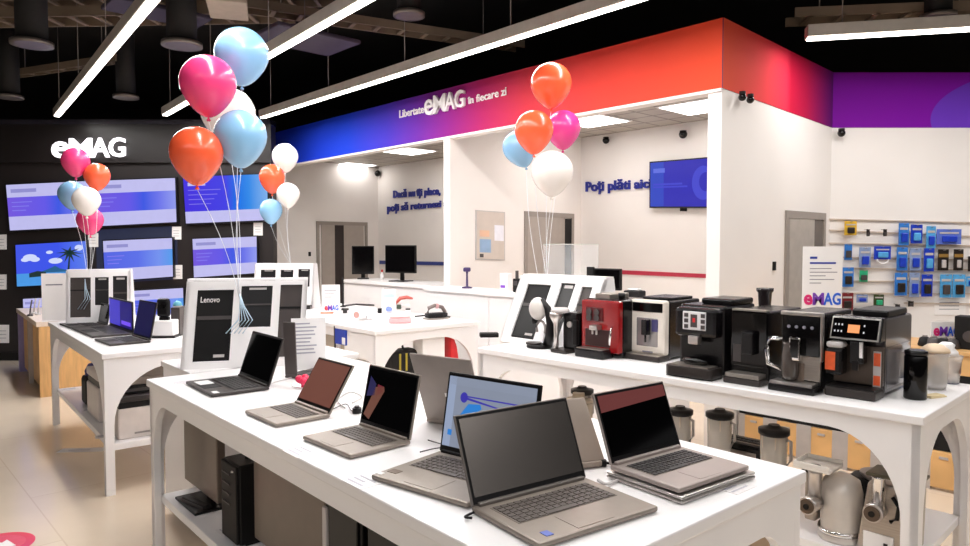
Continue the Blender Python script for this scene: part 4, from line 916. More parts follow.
# capsule machine with round white head
p = PZ(539, 347.5); u, v = loc4(p); t = thing('capsule_machine', 'small capsule coffee maker with a round white head and black arm', 'coffee machine', t4(u, v), TAB4-.2)
MB().lathe([(.075, 0), (.08, .008), (.075, .022)], (0, 0, 0), 24).build('base', BLACK, t)
hd = MB(); hd.lathe([(max(.001, .068*math.sin(math.pi*i/12)), .072-.072*math.cos(math.pi*i/12)) for i in range(13)], (-.01, 0, .17), 22, sy=.75); hd.build('head', mat('pearl_white', (214, 208, 202), .3, var=.03), t)
MB().tube([(.06, .02, .02), (.085, .02, .08), (.09, .02, .16), (.075, .01, .25), (.03, .0, .305)], [.03, .03, .026, .022, .012], 12).build('arm', BLACK, t)
MB().tube([(.02+.045*math.cos(a*math.pi/6), 0, .12+.05*math.sin(a*math.pi/6)) for a in range(-1, 8)], .008, 8).build('ring', GREY, t)
MB().cyl((-.035, -.01, .15), .018, .04, 12).build('spout', BLACK, t); MB().lathe([(.05, 0), (.05, .012)], (-.015, -.03, .022), 20).build('cup_rest', TRAY, t)
# silver drip machine and black one
p = PZ(563, 353); u, v = loc4(p); t = thing('coffee_grinder', 'silver stemmed coffee grinder with a black body beside the red machine', 'coffee grinder', t4(u, v+.02), TAB4)
MB().box(-.075, .045, -.05, .11, 0, .022).build('base', TRAY, t, .008)
MB().lathe([(.016, .02), (.014, .1), (.016, .17), (.032, .2), (.04, .215), (.04, .24)], (-.045, -.03, 0), 18).build('stem', SILVER, t)
MB().lathe([(.052, 0), (.058, .012), (.045, .028)], (-.03, -.01, .238), 22).build('hopper_lid', LGREY, t)
MB().box(-.03, .075, .01, .12, .02, .24).build('body', SOFTBLK, t, .014); MB().cyl((0, 0, 0), .018, .012, 14, M=Matrix.Translation((.03, .01, .17)) @ Matrix.Rotation(math.pi/2, 4, 'X')).build('dial', SILVER, t)
MB().box(.05, .085, .0, .03, .05, .2).build('front_cover', BLACK, t, .008)
# things behind and beside the machines
p = t4(*[a+b_ for a, b_ in zip(loc4(PZ(774, 345)), (0, .0))]); 
u, v = loc4(PZ(777, 362)); t = thing('grinder_hopper', 'black grinder hopper rising behind the plain gloss black machine', 'coffee grinder', t4(u-.02, .70), TAB4)
MB().box(-.05, .05, -.06, .06, 0, .24).build('body', BLACK, t, .012); MB().lathe([(.035, .24), (.03, .3), (.036, .385), (.044, .395), (.044, .41)], n=18).build('hopper', mat('smoked_black', (38, 32, 34), .2), t); MB().cyl((0, -.062, .1), .015, .1, 10).build('switch', DGREY, t)
u, v = loc4(PZ(918, 372)); t = thing('coffee_grinder', 'slim grey and black grinder behind the black canister', 'coffee grinder', t4(u, .5), TAB4)
MB().box(-.035, .04, -.03, .05, 0, .22).build('body', mat('grinder_grey', (110, 104, 102), .3, metal=.4), t, .008); MB().box(-.025, .03, -.034, -.028, .03, .19).build('front_window', GLOSSB, t, .004); MB().cyl((0, .01, .22), .03, .025, 16).build('lid', GREY, t)
t = thing('canister', 'gloss black canister standing right of the largest coffee machine', 'canister', PZ(915, 398.5)); MB().lathe([(.040, 0), (.043, .006), (.043, .175), (.039, .185)], n=28).build('vessel', GLOSSB, t); MB().lathe([(.043, .186), (.043, .2), (.03, .206)], n=28).build('lid', SOFTBLK, t)
CLRP = mat('clear_plastic', (232, 226, 220), .12, alpha=.38, var=.02)
t = thing('plastic_jug', 'clear plastic jug with a cream lid beside the black canister', 'jug', PZ(934, 389)); MB().lathe([(.045, .004), (.05, .03), (.054, .15), (.058, .165), (.056, .165), (.05, .15), (.046, .03), (.04, .01)], n=26).build('vessel', CLRP, t); MB().lathe([(.06, .166), (.055, .18), (.03, .2), (.001, .205)], n=24).build('lid', mat('cream_lid', (232, 206, 176), .4), t); MB().lathe([(.024, .02), (.024, .1)], (.012, 0, 0), 14).build('coffee_insert', mat('insert_grey', (120, 110, 112), .4), t); MB().cyl((0, 0, 0), .046, .004, 24).build('bottom', LGREY, t)
t = thing('plastic_jug', 'smaller clear plastic jug with a white lid at the right end of the table', 'jug', PZ(950, 383)); MB().lathe([(.036, .004), (.044, .1), (.05, .13), (.048, .13), (.042, .1), (.034, .008)], n=24).build('vessel', CLRP, t); MB().lathe([(.05, .131), (.045, .15), (.03, .165), (.034, .18), (.02, .19)], (-.02, 0, 0), 20).build('lid', WHITE, t); MB().lathe([(.018, .05), (.018, .1)], (.015, -.02, 0), 12).build('brown_label', mat('label_brown', (120, 84, 70), .5), t); MB().cyl((0, 0, 0), .036, .01, 20).build('bottom', mat('jug_foot', (60, 60, 90), .4), t)
t = thing('cleaning_cloth', 'small folded pale yellow cloth in front of the plastic jugs', 'cloth', PZ(934, 397), .4); MB().box(-.05, .05, -.022, .022, 0, .006).build('lower_fold', mat('cloth_yellow', (232, 212, 168), .8, var=.06, bump=.4), t, .002); MB().box(-.048, .04, -.02, .02, .006, .011).build('upper_fold', MATS['cloth_yellow'], t, .002)
# shelf under the coffee table
zc = .25
def kitchen(px, py, dv=0, z=zc): u, v = loc4(PZ(px, py, z)); return t4(u, max(.12, v+dv), z)
def blender(label, px, py_top, dep, s=1.0, name='blender'):
    """jar whose lid shows at the pixel; dep = distance in from the table front"""
    k = (px-485)/F
    p0 = t4(0, dep); ss = (p0.x-k*p0.y)/(k*fx.y-fx.x); q = p0+fx*ss; ztop = PY(px, py_top, q.y).z; hh = ztop-zc
    t = thing(name, label, 'blender', Vector((q.x, q.y, zc)), TAB4)
    bh = max(.06, hh-.25*s)
    MB().lathe([(.085*s, 0), (.088*s, .01), (.07*s, bh*.7), (.055*s, bh)], n=24).build('motor_base', STEEL, t); MB().cyl((0, 0, 0), .018, .01, 12, M=Matrix.Translation((0, -.078*s, bh*.35)) @ Matrix.Rotation(math.pi/2, 4, 'X')).build('dial', BLACK, t)
    jr = MB().lathe([(.056*s, bh), (.064*s, bh+.02), (.068*s, hh-.035), (.066*s, hh-.035), (.06*s, bh+.022)], n=12).build('jar', mat('blender_glass', (244, 238, 228), .06, alpha=.5, var=.03), t)
    for k2 in range(6): a = k2*math.pi/3; MB().tube([(.053*s*math.cos(a), .053*s*math.sin(a), bh+.01), (.067*s*math.cos(a), .067*s*math.sin(a), hh-.036)], .004, 6).build('jar_rib', mat('rib_beige', (206, 194, 176), .3), jr)
    MB().lathe([(.022, bh+.01), (.02, bh+.04), (.005, bh+.05)], n=10).build('blade_hub', STEEL, jr)
    MB().lathe([(.07*s, hh-.036), (.078*s, hh-.03), (.078*s, hh-.008), (.05*s, hh-.004), (.03*s, hh+.006), (.028*s, hh+.012)], n=24).build('lid', BLACK, t)
    MB().tube([(.066*s, 0, hh-.05), (.088*s, 0, hh-.055), (.09*s, 0, hh-.14), (.064*s, 0, bh+.05)], .008, 8).build('handle', mat('handle_pale', (188, 180, 176), .3), jr)
    return t
blender('glass blender with a domed black lid on the coffee table shelf, left one', 722, 411, .42, .92)
blender('glass blender with a black lid on the coffee table shelf, right one nearer the viewer', 777, 427, .26, .9)
blender('dark lidded blender just right of the maroon laptop screen', 682, 408, .48, .9)
blender('black topped blender mostly hidden behind the maroon laptop screen', 583, 388, .40, .9)
k_ = kitchen(697, 470); 
t = thing('toaster', 'black and chrome toaster between the two dark lidded blenders', 'toaster', t4(loc4(PY(697, 440, 3.35))[0], .62, zc), TAB4)
MB().box(-.13, .13, -.08, .08, .012, .2).build('body', SOFTBLK, t, .02); MB().box(-.1, .1, -.082, -.078, .05, .16).build('chrome_side', STEEL, t); MB().box(-.1, .1, -.03, -.012, .199, .203).build('bread_slot', MATTEB, t); MB().box(-.1, .1, .012, .03, .199, .203).build('bread_slot', MATTEB, t); MB().box(.13, .145, -.015, .015, .12, .135).build('lever', CHROME, t)
for sx in (-.1, .1): MB().box(sx-.015, sx+.015, -.06, .06, 0, .014).build('foot', MATTEB, t)
t = thing('food_processor', 'pale beige food processor on the shelf behind the web page laptop', 'food processor', t4(.55, .32, zc), TAB4)
MB().box(-.09, .09, -.08, .08, 0, .16).build('body', mat('beige_plastic', (206, 192, 172), .4), t, .02); MB().lathe([(.07, .16), (.085, .2), (.085, .3), (.08, .305)], n=24).build('bowl', mat('bowl_beige', (196, 182, 164), .25), t); MB().lathe([(.088, .305), (.088, .32), (.04, .325), (.035, .36)], n=24).build('lid', mat('lid_beige', (176, 162, 140), .4), t); MB().cyl((0, 0, 0), .02, .012, 14, M=Matrix.Translation((0, -.08, .08)) @ Matrix.Rotation(math.pi/2, 4, 'X')).build('dial', GREY, t)
# meat grinders
t = thing('meat_grinder', 'white and silver meat grinder with a flat feed tray on the coffee table shelf', 'meat grinder', t4(loc4(PZ(832, 536, zc))[0], .15, zc), TAB4)
MB().lathe([(.085, 0), (.09, .01), (.085, .02), (.08, .05), (.082, .2), (.07, .25), (.03, .275)], (.03, .02, 0), 24, sx=1, sy=1.1).build('motor_body', mat('grinder_white', (222, 214, 206), .3, metal=.2), t)
MB().lathe([(.089, .03), (.091, .04), (.089, .05)], (.03, .02, 0), 24, sx=1, sy=1.1).build('trim_ring', CHROME, t)
fd = MB().lathe([(.026, .0), (.026, .11), (.034, .13)], (-.045, -.075, .17), 18).build('feed_tube', SILVER, t)
tr_ = MB(); tr_.box(-.12, .03, -.12, .03, .30, .312); tr_.box(-.12, .03, -.12, -.114, .312, .33); tr_.box(-.12, .03, .024, .03, .312, .33); tr_.box(-.12, -.114, -.114, .024, .312, .33); tr_.build('feed_tray', mat('tray_pearl', (232, 226, 218), .3), t, .004); MB().cyl((-.045, -.075, .311), .022, .004, 16).build('tray_hole', BLACK, t)
hs = MB().cyl((0, 0, 0), .036, .09, 20, M=Matrix.Translation((-.05, -.055, .155)) @ Matrix.Rotation(math.pi/2, 4, 'X')).build('grinder_head', SILVER, t); MB().cyl((0, 0, 0), .03, .006, 20, M=Matrix.Translation((-.05, -.144, .155)) @ Matrix.Rotation(math.pi/2, 4, 'X')).build('grinder_plate', mat('plate_brown', (96, 82, 70), .4, metal=.5), hs); MB().cyl((0, 0, 0), .012, .006, 12, M=Matrix.Translation((-.05, -.149, .155)) @ Matrix.Rotation(math.pi/2, 4, 'X')).build('plate_hub', BLACK, hs)
MB().box(-.11, -.06, -.02, .06, .05, .26).build('side_block', mat('block_taupe', (170, 158, 146), .4), t, .01); MB().box(-.12, -.05, -.03, .05, .26, .29).build('black_clamp', BLACK, t, .004)
t = thing('meat_grinder', 'brushed steel meat grinder with a white spec card, beside the table leg', 'meat grinder', t4(loc4(PZ(880, 558, zc))[0], .13, zc), TAB4)
MB().prism([(-.10, 0), (.09, 0), (.095, .24), (.07, .29), (-.06, .29), (-.085, .12)], -.03, .2, 'xz').build('motor_body', STEEL, t, .012)
fd = MB().lathe([(.024, .0), (.024, .12), (.03, .13)], (-.01, -.06, .20), 18).build('feed_tube', CHROME, t); MB().box(-.05, .14, -.09, .05, .331, .345).build('feed_tray', mat('tray_olive', (84, 78, 62), .35, metal=.4), t, .004)
hs = MB().cyl((0, 0, 0), .036, .075, 20, M=Matrix.Translation((-.02, -.025, .185)) @ Matrix.Rotation(math.pi/2, 4, 'X')).build('grinder_head', SILVER, t); MB().cyl((0, 0, 0), .03, .006, 20, M=Matrix.Translation((-.02, -.099, .185)) @ Matrix.Rotation(math.pi/2, 4, 'X')).build('grinder_plate', MATS['plate_brown'], hs); MB().cyl((0, 0, 0), .012, .006, 12, M=Matrix.Translation((-.02, -.104, .185)) @ Matrix.Rotation(math.pi/2, 4, 'X')).build('plate_hub', BLACK, hs)
MB().tube([(.035, -.04, .25), (.06, -.05, .22), (.055, -.05, .17), (.03, -.04, .15)], .008, 8).build('clamp_handle', BLACK, t); MB().box(-.07, .04, -.036, -.03, .02, .085).build('spec_card', PAPER, t); MB().box(.005, .02, -.038, -.035, .045, .055).build('card_mark', BLACK, t)
t = thing('mixing_bowl_stand', 'dark kitchen appliance standing behind the two meat grinders', 'kitchen appliance', t4(loc4(PZ(866, 520, zc))[0]+.02, .55, zc), TAB4)
MB().box(-.13, .13, -.06, .09, 0, .17).build('body', MATTEB, t, .02); MB().lathe([(.06, .17), (.08, .19), (.08, .20)], n=20).build('lid', GREY, t); MB().cyl((0, 0, 0), .02, .012, 14, M=Matrix.Translation((0, -.06, .10)) @ Matrix.Rotation(math.pi/2, 4, 'X')).build('dial', SILVER, t)
# ------------------------------------------------------------------ wooden drawer unit and accessory wall behind the coffee table
OFF = 4.86-C.dot(Nn)
def onU(px, v=0):
    q = onD(px, OFF+v); q.z = 0; return q
ua = C+Nn*OFF+D*(-.02); ub = onU(1080); ud = (ub-ua).normalized(); UL = (ub-ua).length; UA = math.atan2(ud.y, ud.x); uo = ua
GR = mat('divider_grey', (176, 168, 164), .45)
t = thing('drawer_unit', 'long oak drawer unit with grey dividers behind the coffee table', 'drawer unit', uo, UA)
MB().box(0, UL, .02, .5, .0, .84).build('carcass', mat('carcass_cream', (222, 208, 190), .5), t)
MB().box(-.01, UL, -.015, .52, .84, .865).build('worktop', WOOD, t, .003)
MB().box(0, UL, .0, .021, .72, .84).build('upper_panel', WOOD, t, .002); MB().box(0, UL, .006, .022, .64, .72).build('dark_recess', MATTEB, t)
MB().box(0, UL, .002, .021, .37, .64).build('middle_panel', mat('panel_pale', (226, 212, 194), .5), t, .002); MB().box(0, UL, .008, .022, .25, .37).build('dark_recess', MATTEB, t)
n = 8; wd_ = UL/n
for k in range(n):
    dr = MB().box(k*wd_+.05, (k+1)*wd_-.05, -.004, .02, .02, .245).build('drawer', WOOD, t, .003); MB().box(k*wd_+wd_*.4, k*wd_+wd_*.6, -.012, -.004, .2, .215).build('handle', GR, dr)
    MB().box(k*wd_-.05 if k else 0, k*wd_+.05, -.002, .021, 0, .25).build('divider', GR, t)
# items on the unit
def onunit(px, v=.12): q = onU(px, v); q.z = .865; return q
t = thing('info_sign', 'tall white notice with blue heading and a coloured eMAG logo behind the coffee machines', 'sign', onunit(823, .12))
MB().box(-.137, .137, 0, .008, .008, .62).build('board', PAPER, t); MB().box(-.137, .137, -.05, .06, 0, .008).build('foot', WHITE, t)
MB().box(-.09, -.04, -.0015, 0, .535, .55).build('printed_heading', mat('heading_blue', (40, 60, 160), .5), t); MB().box(-.09, .09, -.0015, 0, .50, .512).build('printed_heading', mat('heading_blue', (40, 60, 160), .5), t)
mb = MB()
for k in range(5): mb.box(-.09, (.06, .1, .02, .08, -.01)[k], -.0012, 0, .465-.025*k, .47-.025*k)
mb.build('printed_lines', INK, t)
logo_mb([Vector(v) for v in ((-.128, -.0005, .215), (.128, -.0005, .215), (.128, -.0005, .30), (-.128, -.0005, .30))], .002, bold=.03).build('printed_logo', [MAGENTA, LOGOP, LOGOB, LOGOB], t)
for k, (px, wv, m) in enumerate(((927, .05, MATTEB), (936, .06, DGREY), (946, .06, MATTEB), (955, .05, DGREY))):
    t = thing('gadget', ('small black gadget at the left end of the row on the oak unit', 'dark grey round gadget second in the row on the oak unit', 'small black gadget third in the row on the oak unit, under the logo card', 'dark grey gadget last in the row on the oak unit')[k], 'gadget', onunit(px, .10)); MB().lathe([(wv*.7, 0), (wv*.8, .01), (wv*.6, .05), (wv*.3, .06)], n=16).build('body', m, t); MB().cyl((0, 0, .058), wv*.28, .01, 12).build('cap', GREY, t)
t = thing('logo_card', 'small white card with a coloured eMAG logo on the oak unit', 'sign', onunit(949, .22)); MB().box(-.1, .1, 0, .006, 0, .15).build('card', PAPER, t)
logo_mb([Vector(v) for v in ((-.085, -.001, .06), (.075, -.001, .06), (.075, -.001, .12), (-.085, -.001, .12))], .002).build('printed_logo', [MAGENTA, LOGOP, LOGOB, LOGOB], t)
t = thing('speaker_box', 'black box speaker at the right edge on the oak unit', 'speaker', onunit(972, .16), UA); MB().box(-.07, .09, -.05, .06, 0, .2).build('cabinet', MATTEB, t, .006); MB().cyl((0, 0, 0), .035, .006, 16, M=Matrix.Translation((.01, -.05, .08)) @ Matrix.Rotation(math.pi/2, 4, 'X')).build('driver', DGREY, t)
# slat wall rails and packs
AY = ACY-.02
RAIL = mat('rail_taupe', (206, 190, 176), .5)
for k, (r0, r1, x0, x1) in enumerate(((219, 223, 829, 990), (230, 237, 829, 990), (243, 246, 829, 990), (257, 260, 829, 990), (268, 270, 845, 990), (281, 282, 845, 990), (293, 294, 845, 990), (303, 304, 905, 990))):
    a, b_ = PY(x0, r0, AY), PY(x1, r1, AY); MB().slab([a-U3*.005, b_-U3*.005, b_+U3*.005, a+U3*.005], .02).build('trim_%d' % (10+k), RAIL, kind='structure')
def crop(x, y): return 830+x/4.964, 210+y/4.964
PKB = mat('pack_blue', (52, 122, 206), .4, var=.12, scale=30); PKD = mat('pack_deep_blue', (24, 60, 190), .4, var=.1, scale=30); PKG = mat('pack_blue_grey', (138, 156, 194), .4, var=.1, scale=30); PKL = mat('pack_light_blue', (84, 166, 224), .4, var=.1, scale=30); PKY = mat('pack_yellow', (224, 180, 56), .4, var=.1); PKK = mat('pack_black', (34, 26, 22), .4, var=.1); PKGr = mat('pack_green', (44, 170, 122), .4, var=.1); PKR = mat('pack_dark_red', (120, 28, 36), .4); PKO = mat('pack_olive', (60, 70, 36), .4)
ROWS = (('top', ((75, 55, 135, 125, PKY, 'yellow pack, leftmost in the top row of the accessory wall'), (185, 95, 200, 130, PKK, 'tiny black item second in the top row of the accessory wall'), (268, 95, 285, 130, PKK, 'tiny black item third in the top row of the accessory wall'), (345, 65, 395, 175, PKB, 'tall blue pack, first of the blue packs in the top row'), (405, 72, 462, 165, PKD, 'deep blue pack right of the first tall blue pack in the top row'), (482, 80, 528, 190, PKL, 'light blue striped pack in the top row before the wide pack'), (533, 95, 655, 170, mat('pack_violet_blue', (92, 116, 204), .4, var=.1), 'wide violet blue pack at the right of the top row'))),
 ('second', ((75, 170, 112, 248, PKB, 'narrow blue pack, leftmost in the second row'), (148, 185, 205, 285, PKG, 'grey blue pack second in the second row'), (222, 180, 305, 245, PKD, 'wide deep blue pack with a white cable loop under it'), (335, 185, 388, 300, PKB, 'tall blue pack in the middle of the second row'), (400, 190, 455, 300, PKG, 'pale grey blue pack in the middle of the second row'), (470, 190, 520, 305, PKD, 'deep blue pack left of the two black and gold packs'), (540, 195, 592, 300, PKK, 'black and gold pack, left one of two in the second row'), (618, 195, 665, 300, PKK, 'black and gold pack, middle one of the dark packs in the second row'), (690, 230, 730, 305, PKK, 'black pack cut by the right edge of the photo, second row'))),
 ('third', ((65, 285, 120, 382, PKB, 'blue pack with a dark gadget, leftmost in the third row'), (150, 300, 190, 357, PKGr, 'green pack on the accessory wall'), (325, 312, 385, 425, PKB, 'blue pack with a black window in the third row'), (398, 312, 447, 432, PKG, 'pale grey pack in the third row between two blue ones'), (458, 320, 512, 430, PKD, 'deep blue pack with a dark window in the third row'), (550, 320, 608, 435, PKL, 'light blue framed pack with a grey gadget, left of its pair'), (613, 320, 675, 435, PKL, 'light blue framed pack with a black gadget, right of its pair'), (680, 330, 735, 380, PKL, 'light blue pack cut by the right edge of the photo, third row'))),
 ('bottom', ((58, 412, 118, 500, PKR, 'dark red and black pack, leftmost in the bottom row'), (135, 420, 190, 460, PKG, 'flat grey pack in the bottom row'), (220, 420, 270, 480, PKO, 'olive green pack in the bottom row'), (328, 468, 350, 492, PKK, 'tiny black earphone pack in the bottom row, left one'), (392, 452, 418, 480, PKK, 'tiny black earphone pack in the bottom row, right one'))))
for rn, packs in ROWS:
    for (x0, y0, x1, y1, m, lab) in packs:
        a, b_ = crop(x0, y1), crop(x1, y0)
        q = [PY(a[0], a[1], AY-.05), PY(b_[0], a[1], AY-.05), PY(b_[0], b_[1], AY-.05), PY(a[0], b_[1], AY-.05)]
        c = (q[0]+q[1]+q[2]+q[3])/4; w = (q[1]-q[0]).length; h = (q[3]-q[0]).length
        t = thing('hanging_pack', lab, 'pack', (c.x, c.y, q[0].z), 0, 'packs in the %s row of the accessory wall' % rn)
        MB().box(-w/2, w/2, .008, .014, 0, h).build('card', m, t)
        bm_ = {PKK: mat('blister_gold', (150, 116, 60), .3), PKY: PKK, PKR: PKK, PKO: PKGr}.get(m, PKD if 'deep' not in lab else PKL)
        if 'gadget' in lab or 'window' in lab: bm_ = DGREY if 'grey gadget' in lab else PKK
        if w > .08:
            if m is PKK: MB().box(-w*.46, w*.46, .002, .008, h*.62, h*.78).build('label_band', bm_, t); MB().box(-w*.2, w*.2, -.01, .008, h*.12, h*.5).build('blister', LGREY, t, .006)
            else: MB().box(-w*.3, w*.3, -.012, .008, h*.14, h*.56).build('blister', bm_, t, .008); MB().box(-w*.38, w*.38, .004, .008, h*.7, h*.8).build('label_band', LGREY, t)
        else: MB().box(-w*.35, w*.35, -.004, .008, h*.15, h*.6).build('blister', DGREY, t)
        if 'loop' in lab: MB().tube([(w*.34*math.cos(k*math.pi/8), .0, -h*.30-h*.34*math.sin(k*math.pi/8)+h*.3) for k in range(9)], .007, 6).build('cable_loop', WHITE, t)
        MB().tube([(0, .07, h*.95), (0, .0, h*.95), (0, -.02, h*.97)], .003, 6).build('hook', GREY, t)
t = thing('tool_bar', 'long black bar hanging low on the accessory wall behind the largest machine', 'accessory', PY(881, 316, AY-.011)); MB().box(-.24, .24, 0, .03, 0, .07).build('bar', MATTEB, t, .012); MB().box(-.2, .2, -.003, .001, .03, .045).build('stripe', GREY, t)
t = thing('info_card', 'white card with grey lines low on the accessory wall', 'card', PY(950, 315, AY+.0135)); MB().box(-.14, .14, 0, .006, 0, .17).build('card', PAPER, t); mb = MB()
for k in range(3): mb.box(-.1, .08, -.001, 0, .05+.03*k, .056+.03*k)
mb.build('printed_lines', INK, t)
# ------------------------------------------------------------------ things on the middle table
def slabthing(name, label, cat, px, py, w, d, h, rot, m, part='body', bevel=.006, z=T, group=None):
    t = thing(name, label, cat, PZ(px, py, z), rot, group); MB().box(-w/2, w/2, -d/2, d/2, 0, h).build(part, m, t, bevel); return t
t = thing('info_sign', 'white sign with a small colour logo standing among the phones on the middle table', 'sign', PZ(331, 312), .1)
MB().box(-.085, .085, 0, .008, .006, .26).build('board', PAPER, t); MB().box(-.085, .085, -.04, .05, 0, .006).build('foot', WHITE, t)
logo_mb([Vector(v) for v in ((-.06, -.001, .015), (.07, -.001, .015), (.07, -.001, .065), (-.06, -.001, .065))], .002).build('printed_logo', [LOGOR, LOGOP, LOGOB, LOGOB], t)
mb = MB()
for k in range(3): mb.box(-.06, .05-.02*k, -.001, 0, .2-.03*k, .206-.03*k)
mb.build('printed_lines', INK, t)
t = slabthing('small_box', 'white upright box with a blue mark behind the pink case', 'box', 389, 313, .13, .06, .22, .1, PAPER, 'carton')
MB().ball((0, -.03, .04), .03, 12, sz=.8).build('round_mark', mat('mark_blue_violet', (130, 150, 226), .5), t); MB().box(-.05, .05, -.032, -.029, .15, .18).build('teal_band', mat('pale_teal', (190, 220, 222), .5), t)
t = slabthing('styler_case', 'pink hair styler case lying near the front edge of the middle table', 'case', 400, 323, .18, .08, .045, .12, PINKM, 'lower_shell', .012); MB().box(-.085, .085, -.036, .036, .045, .06).build('upper_shell', mat('pink_light', (244, 196, 194), .4), t, .01); MB().box(-.02, .02, -.043, -.038, .03, .045).build('clasp', PINKM, t)
t = thing('hair_dryer', 'white hair dryer with a rosy front ring on the middle table', 'hair dryer', PZ(362, 320), -.5)
MB().lathe([(.03, -.09), (.042, -.05), (.045, .04), (.036, .07)], n=20, M=Matrix.Translation((0, 0, .05)) @ Matrix.Rotation(math.pi/2, 4, 'X')).build('barrel', WHITE, t); MB().cyl((0, 0, 0), .026, .008, 18, M=Matrix.Translation((0, -.07, .05)) @ Matrix.Rotation(math.pi/2, 4, 'X')).build('front_ring', mat('rosy', (206, 158, 150), .4), t); MB().tube([(.03, .02, .045), (.08, .02, .03), (.13, .03, .02)], [.02, .018, .016], 10).build('handle', WHITE, t)
t = thing('clothes_iron', 'dark steam iron with a pinkish top near the right end of the middle table', 'iron', PZ(437, 319), .55)
MB().prism([(-.11, -.05), (.04, -.055), (.13, 0), (.04, .055), (-.11, .05)], 0, .014, 'xy').build('soleplate', STEEL, t, .003); MB().prism([(-.1, -.045), (.03, -.048), (.11, 0), (.03, .048), (-.1, .045)], .014, .055, 'xy').build('body', MATTEB, t, .012)
MB().tube([(-.09, 0, .05), (-.08, 0, .1), (-.02, 0, .118), (.05, 0, .1), (.08, 0, .055)], .016, 10).build('handle', mat('iron_taupe', (110, 96, 92), .4), t); MB().ball((0, 0, .112), .022, 12).build('top_cap', mat('iron_pink', (206, 160, 160), .4), t)
o = MB().tube([PZ(450, 318)+U3*.012, PZ(428, 316)+U3*.008, PZ(415, 317)+U3*.006], .006, 8).build('power_cable', MATTEB); tag(at_origin(o), 'dark cable end beside the steam iron', 'cable')
t = thing('hair_clip', 'red curved hair tool lying far back on the middle table', 'hair tool', PZ(404, 307), .2); MB().tube([(-.09, 0, .03), (-.04, 0, .09), (.03, 0, .1), (.09, 0, .085)], [.012, .02, .02, .01], 10).build('curved_body', mat('coral_red', (222, 110, 100), .4), t); MB().box(-.06, .06, -.03, .03, 0, .03).build('stand', WHITE, t, .006)
for k, (px, py, lab, m) in enumerate(((399, 309, 'small dark green bottle cap behind the pink case', mat('dark_green', (70, 84, 70), .4)), (408, 313, 'small dark round jar right of the dark green cap', DGREY), (380, 313, 'small black clip beside the white upright box', MATTEB))):
    t = thing('small_jar', lab, 'jar', PZ(px, py)); MB().lathe([(.02, 0), (.024, .01), (.022, .03)], n=14).build('vessel', WHITE if k == 1 else m, t); MB().cyl((0, 0, .03), .023, .014, 14).build('lid', m, t)
for px, py, lab, rot in ((308, 309, 'dark phone at the left of the middle table', .3), (316, 306, 'dark phone leaning behind the other one on the middle table', .5), (345, 313, 'flat black phone right of the white sign on the middle table', .2)):
    t = thing('mobile_phone', lab, 'phone', PZ(px, py), rot); MB().box(-.035, .035, -.06, .06, .03, .04).build('body', BLACK, t, .003); MB().box(-.03, .03, -.055, .055, .04, .041).build('screen', GLOSSB, t); MB().box(-.02, .02, -.02, .02, 0, .03).build('stand', DGREY, t, .004)
slabthing('charger_box', 'small blue box at the left end of the middle table', 'box', 315, 300, .05, .04, .09, .3, BLUEP, 'carton', .003)
t = slabthing('orange_pouch', 'flat orange packet beside the white sign on the middle table', 'packet', 327, 313.5, .12, .05, .014, .1, ORANGE, 'packet_body', .006); MB().box(-.03, .03, -.015, .015, .0135, .0155).build('paper_label', PAPER, t)
t = thing('antenna_stand', 'thin black upright stick behind the white sign on the middle table', 'stand', PZ(343, 307), 0); MB().cyl((0, 0, 0), .03, .01, 14).build('base', MATTEB, t); MB().lathe([(.009, .01), (.007, .25), (.01, .26), (.01, .30)], n=10).build('stick', MATTEB, t)
o = MB().tube([PZ(342, 307)+U3*.008, PZ(356, 305)+U3*.008, PZ(374, 306)+U3*.008], .01, 8).build('cable', DGREY); tag(at_origin(o), 'dark grey cable lying behind the hair dryer', 'cable')
# on the faces and shelf of the middle table
t = thing('price_label', 'blue square label with white corner on the side of the middle table', 'label', t3(L3-.52, .004, .79), TAB3); MB().box(-.085, .085, -.006, .008, -.09, .03).build('card', BLUEP, t); MB().box(.03, .08, -.008, -.005, -.085, -.03).build('white_corner', PAPER, t)
MB().box(-.10, -.09, -.008, .006, -.2, .05).build('clip', DGREY, t)
p = t3(L3-.22, .36, .3); t = thing('backpack', 'black backpack with yellow straps on the shelf of the middle table', 'backpack', p, TAB3+1.57)
MB().box(-.17, .17, -.1, .1, 0, .36).build('bag_body', mat('black_cloth', (30, 27, 26), .8, bump=.3), t, .05, 3); MB().box(-.12, .12, -.135, -.1, .04, .2).build('front_pocket', MATS['black_cloth'], t, .02)
for sx in (-.06, .0): MB().box(sx-.008, sx+.008, -.106, -.1, .2, .34).build('yellow_strap', mat('strap_yellow', (190, 170, 60), .5), t)
MB().tube([(-.04, 0, .35), (-.03, 0, .39), (.03, 0, .39), (.04, 0, .35)], .01, 8).build('top_handle', MATS['black_cloth'], t)
p = t3(L3-.12, .58, .3); t = thing('product_box', 'white upright carton on the shelf under the middle table, seen through the arch', 'box', p, TAB3); MB().box(-.07, .07, -.11, .11, 0, .45).build('carton', WHITE, t, .004); MB().box(.0705, .0715, -.05, .05, .1, .13).build('printed_line', INK, t)
p = t3(L3-.10, .80, .3); t = thing('iron_stand', 'red pointed appliance under the right arch of the middle table', 'appliance', p, TAB3+1.57); MB().prism([(-.045, 0), (.045, 0), (.05, .2), (.02, .36), (-.02, .46), (-.045, .46)], -.05, .05, 'xz').build('red_shell', REDP, t, .014); MB().box(-.06, .06, -.07, .07, 0, .03).build('base', GREY, t, .006)
slabthing('black_tray', 'small flat black object on the long white counter side shelf', 'tray', 489, 337, .13, .07, .03, .1, MATTEB, 'tray_body', .006)
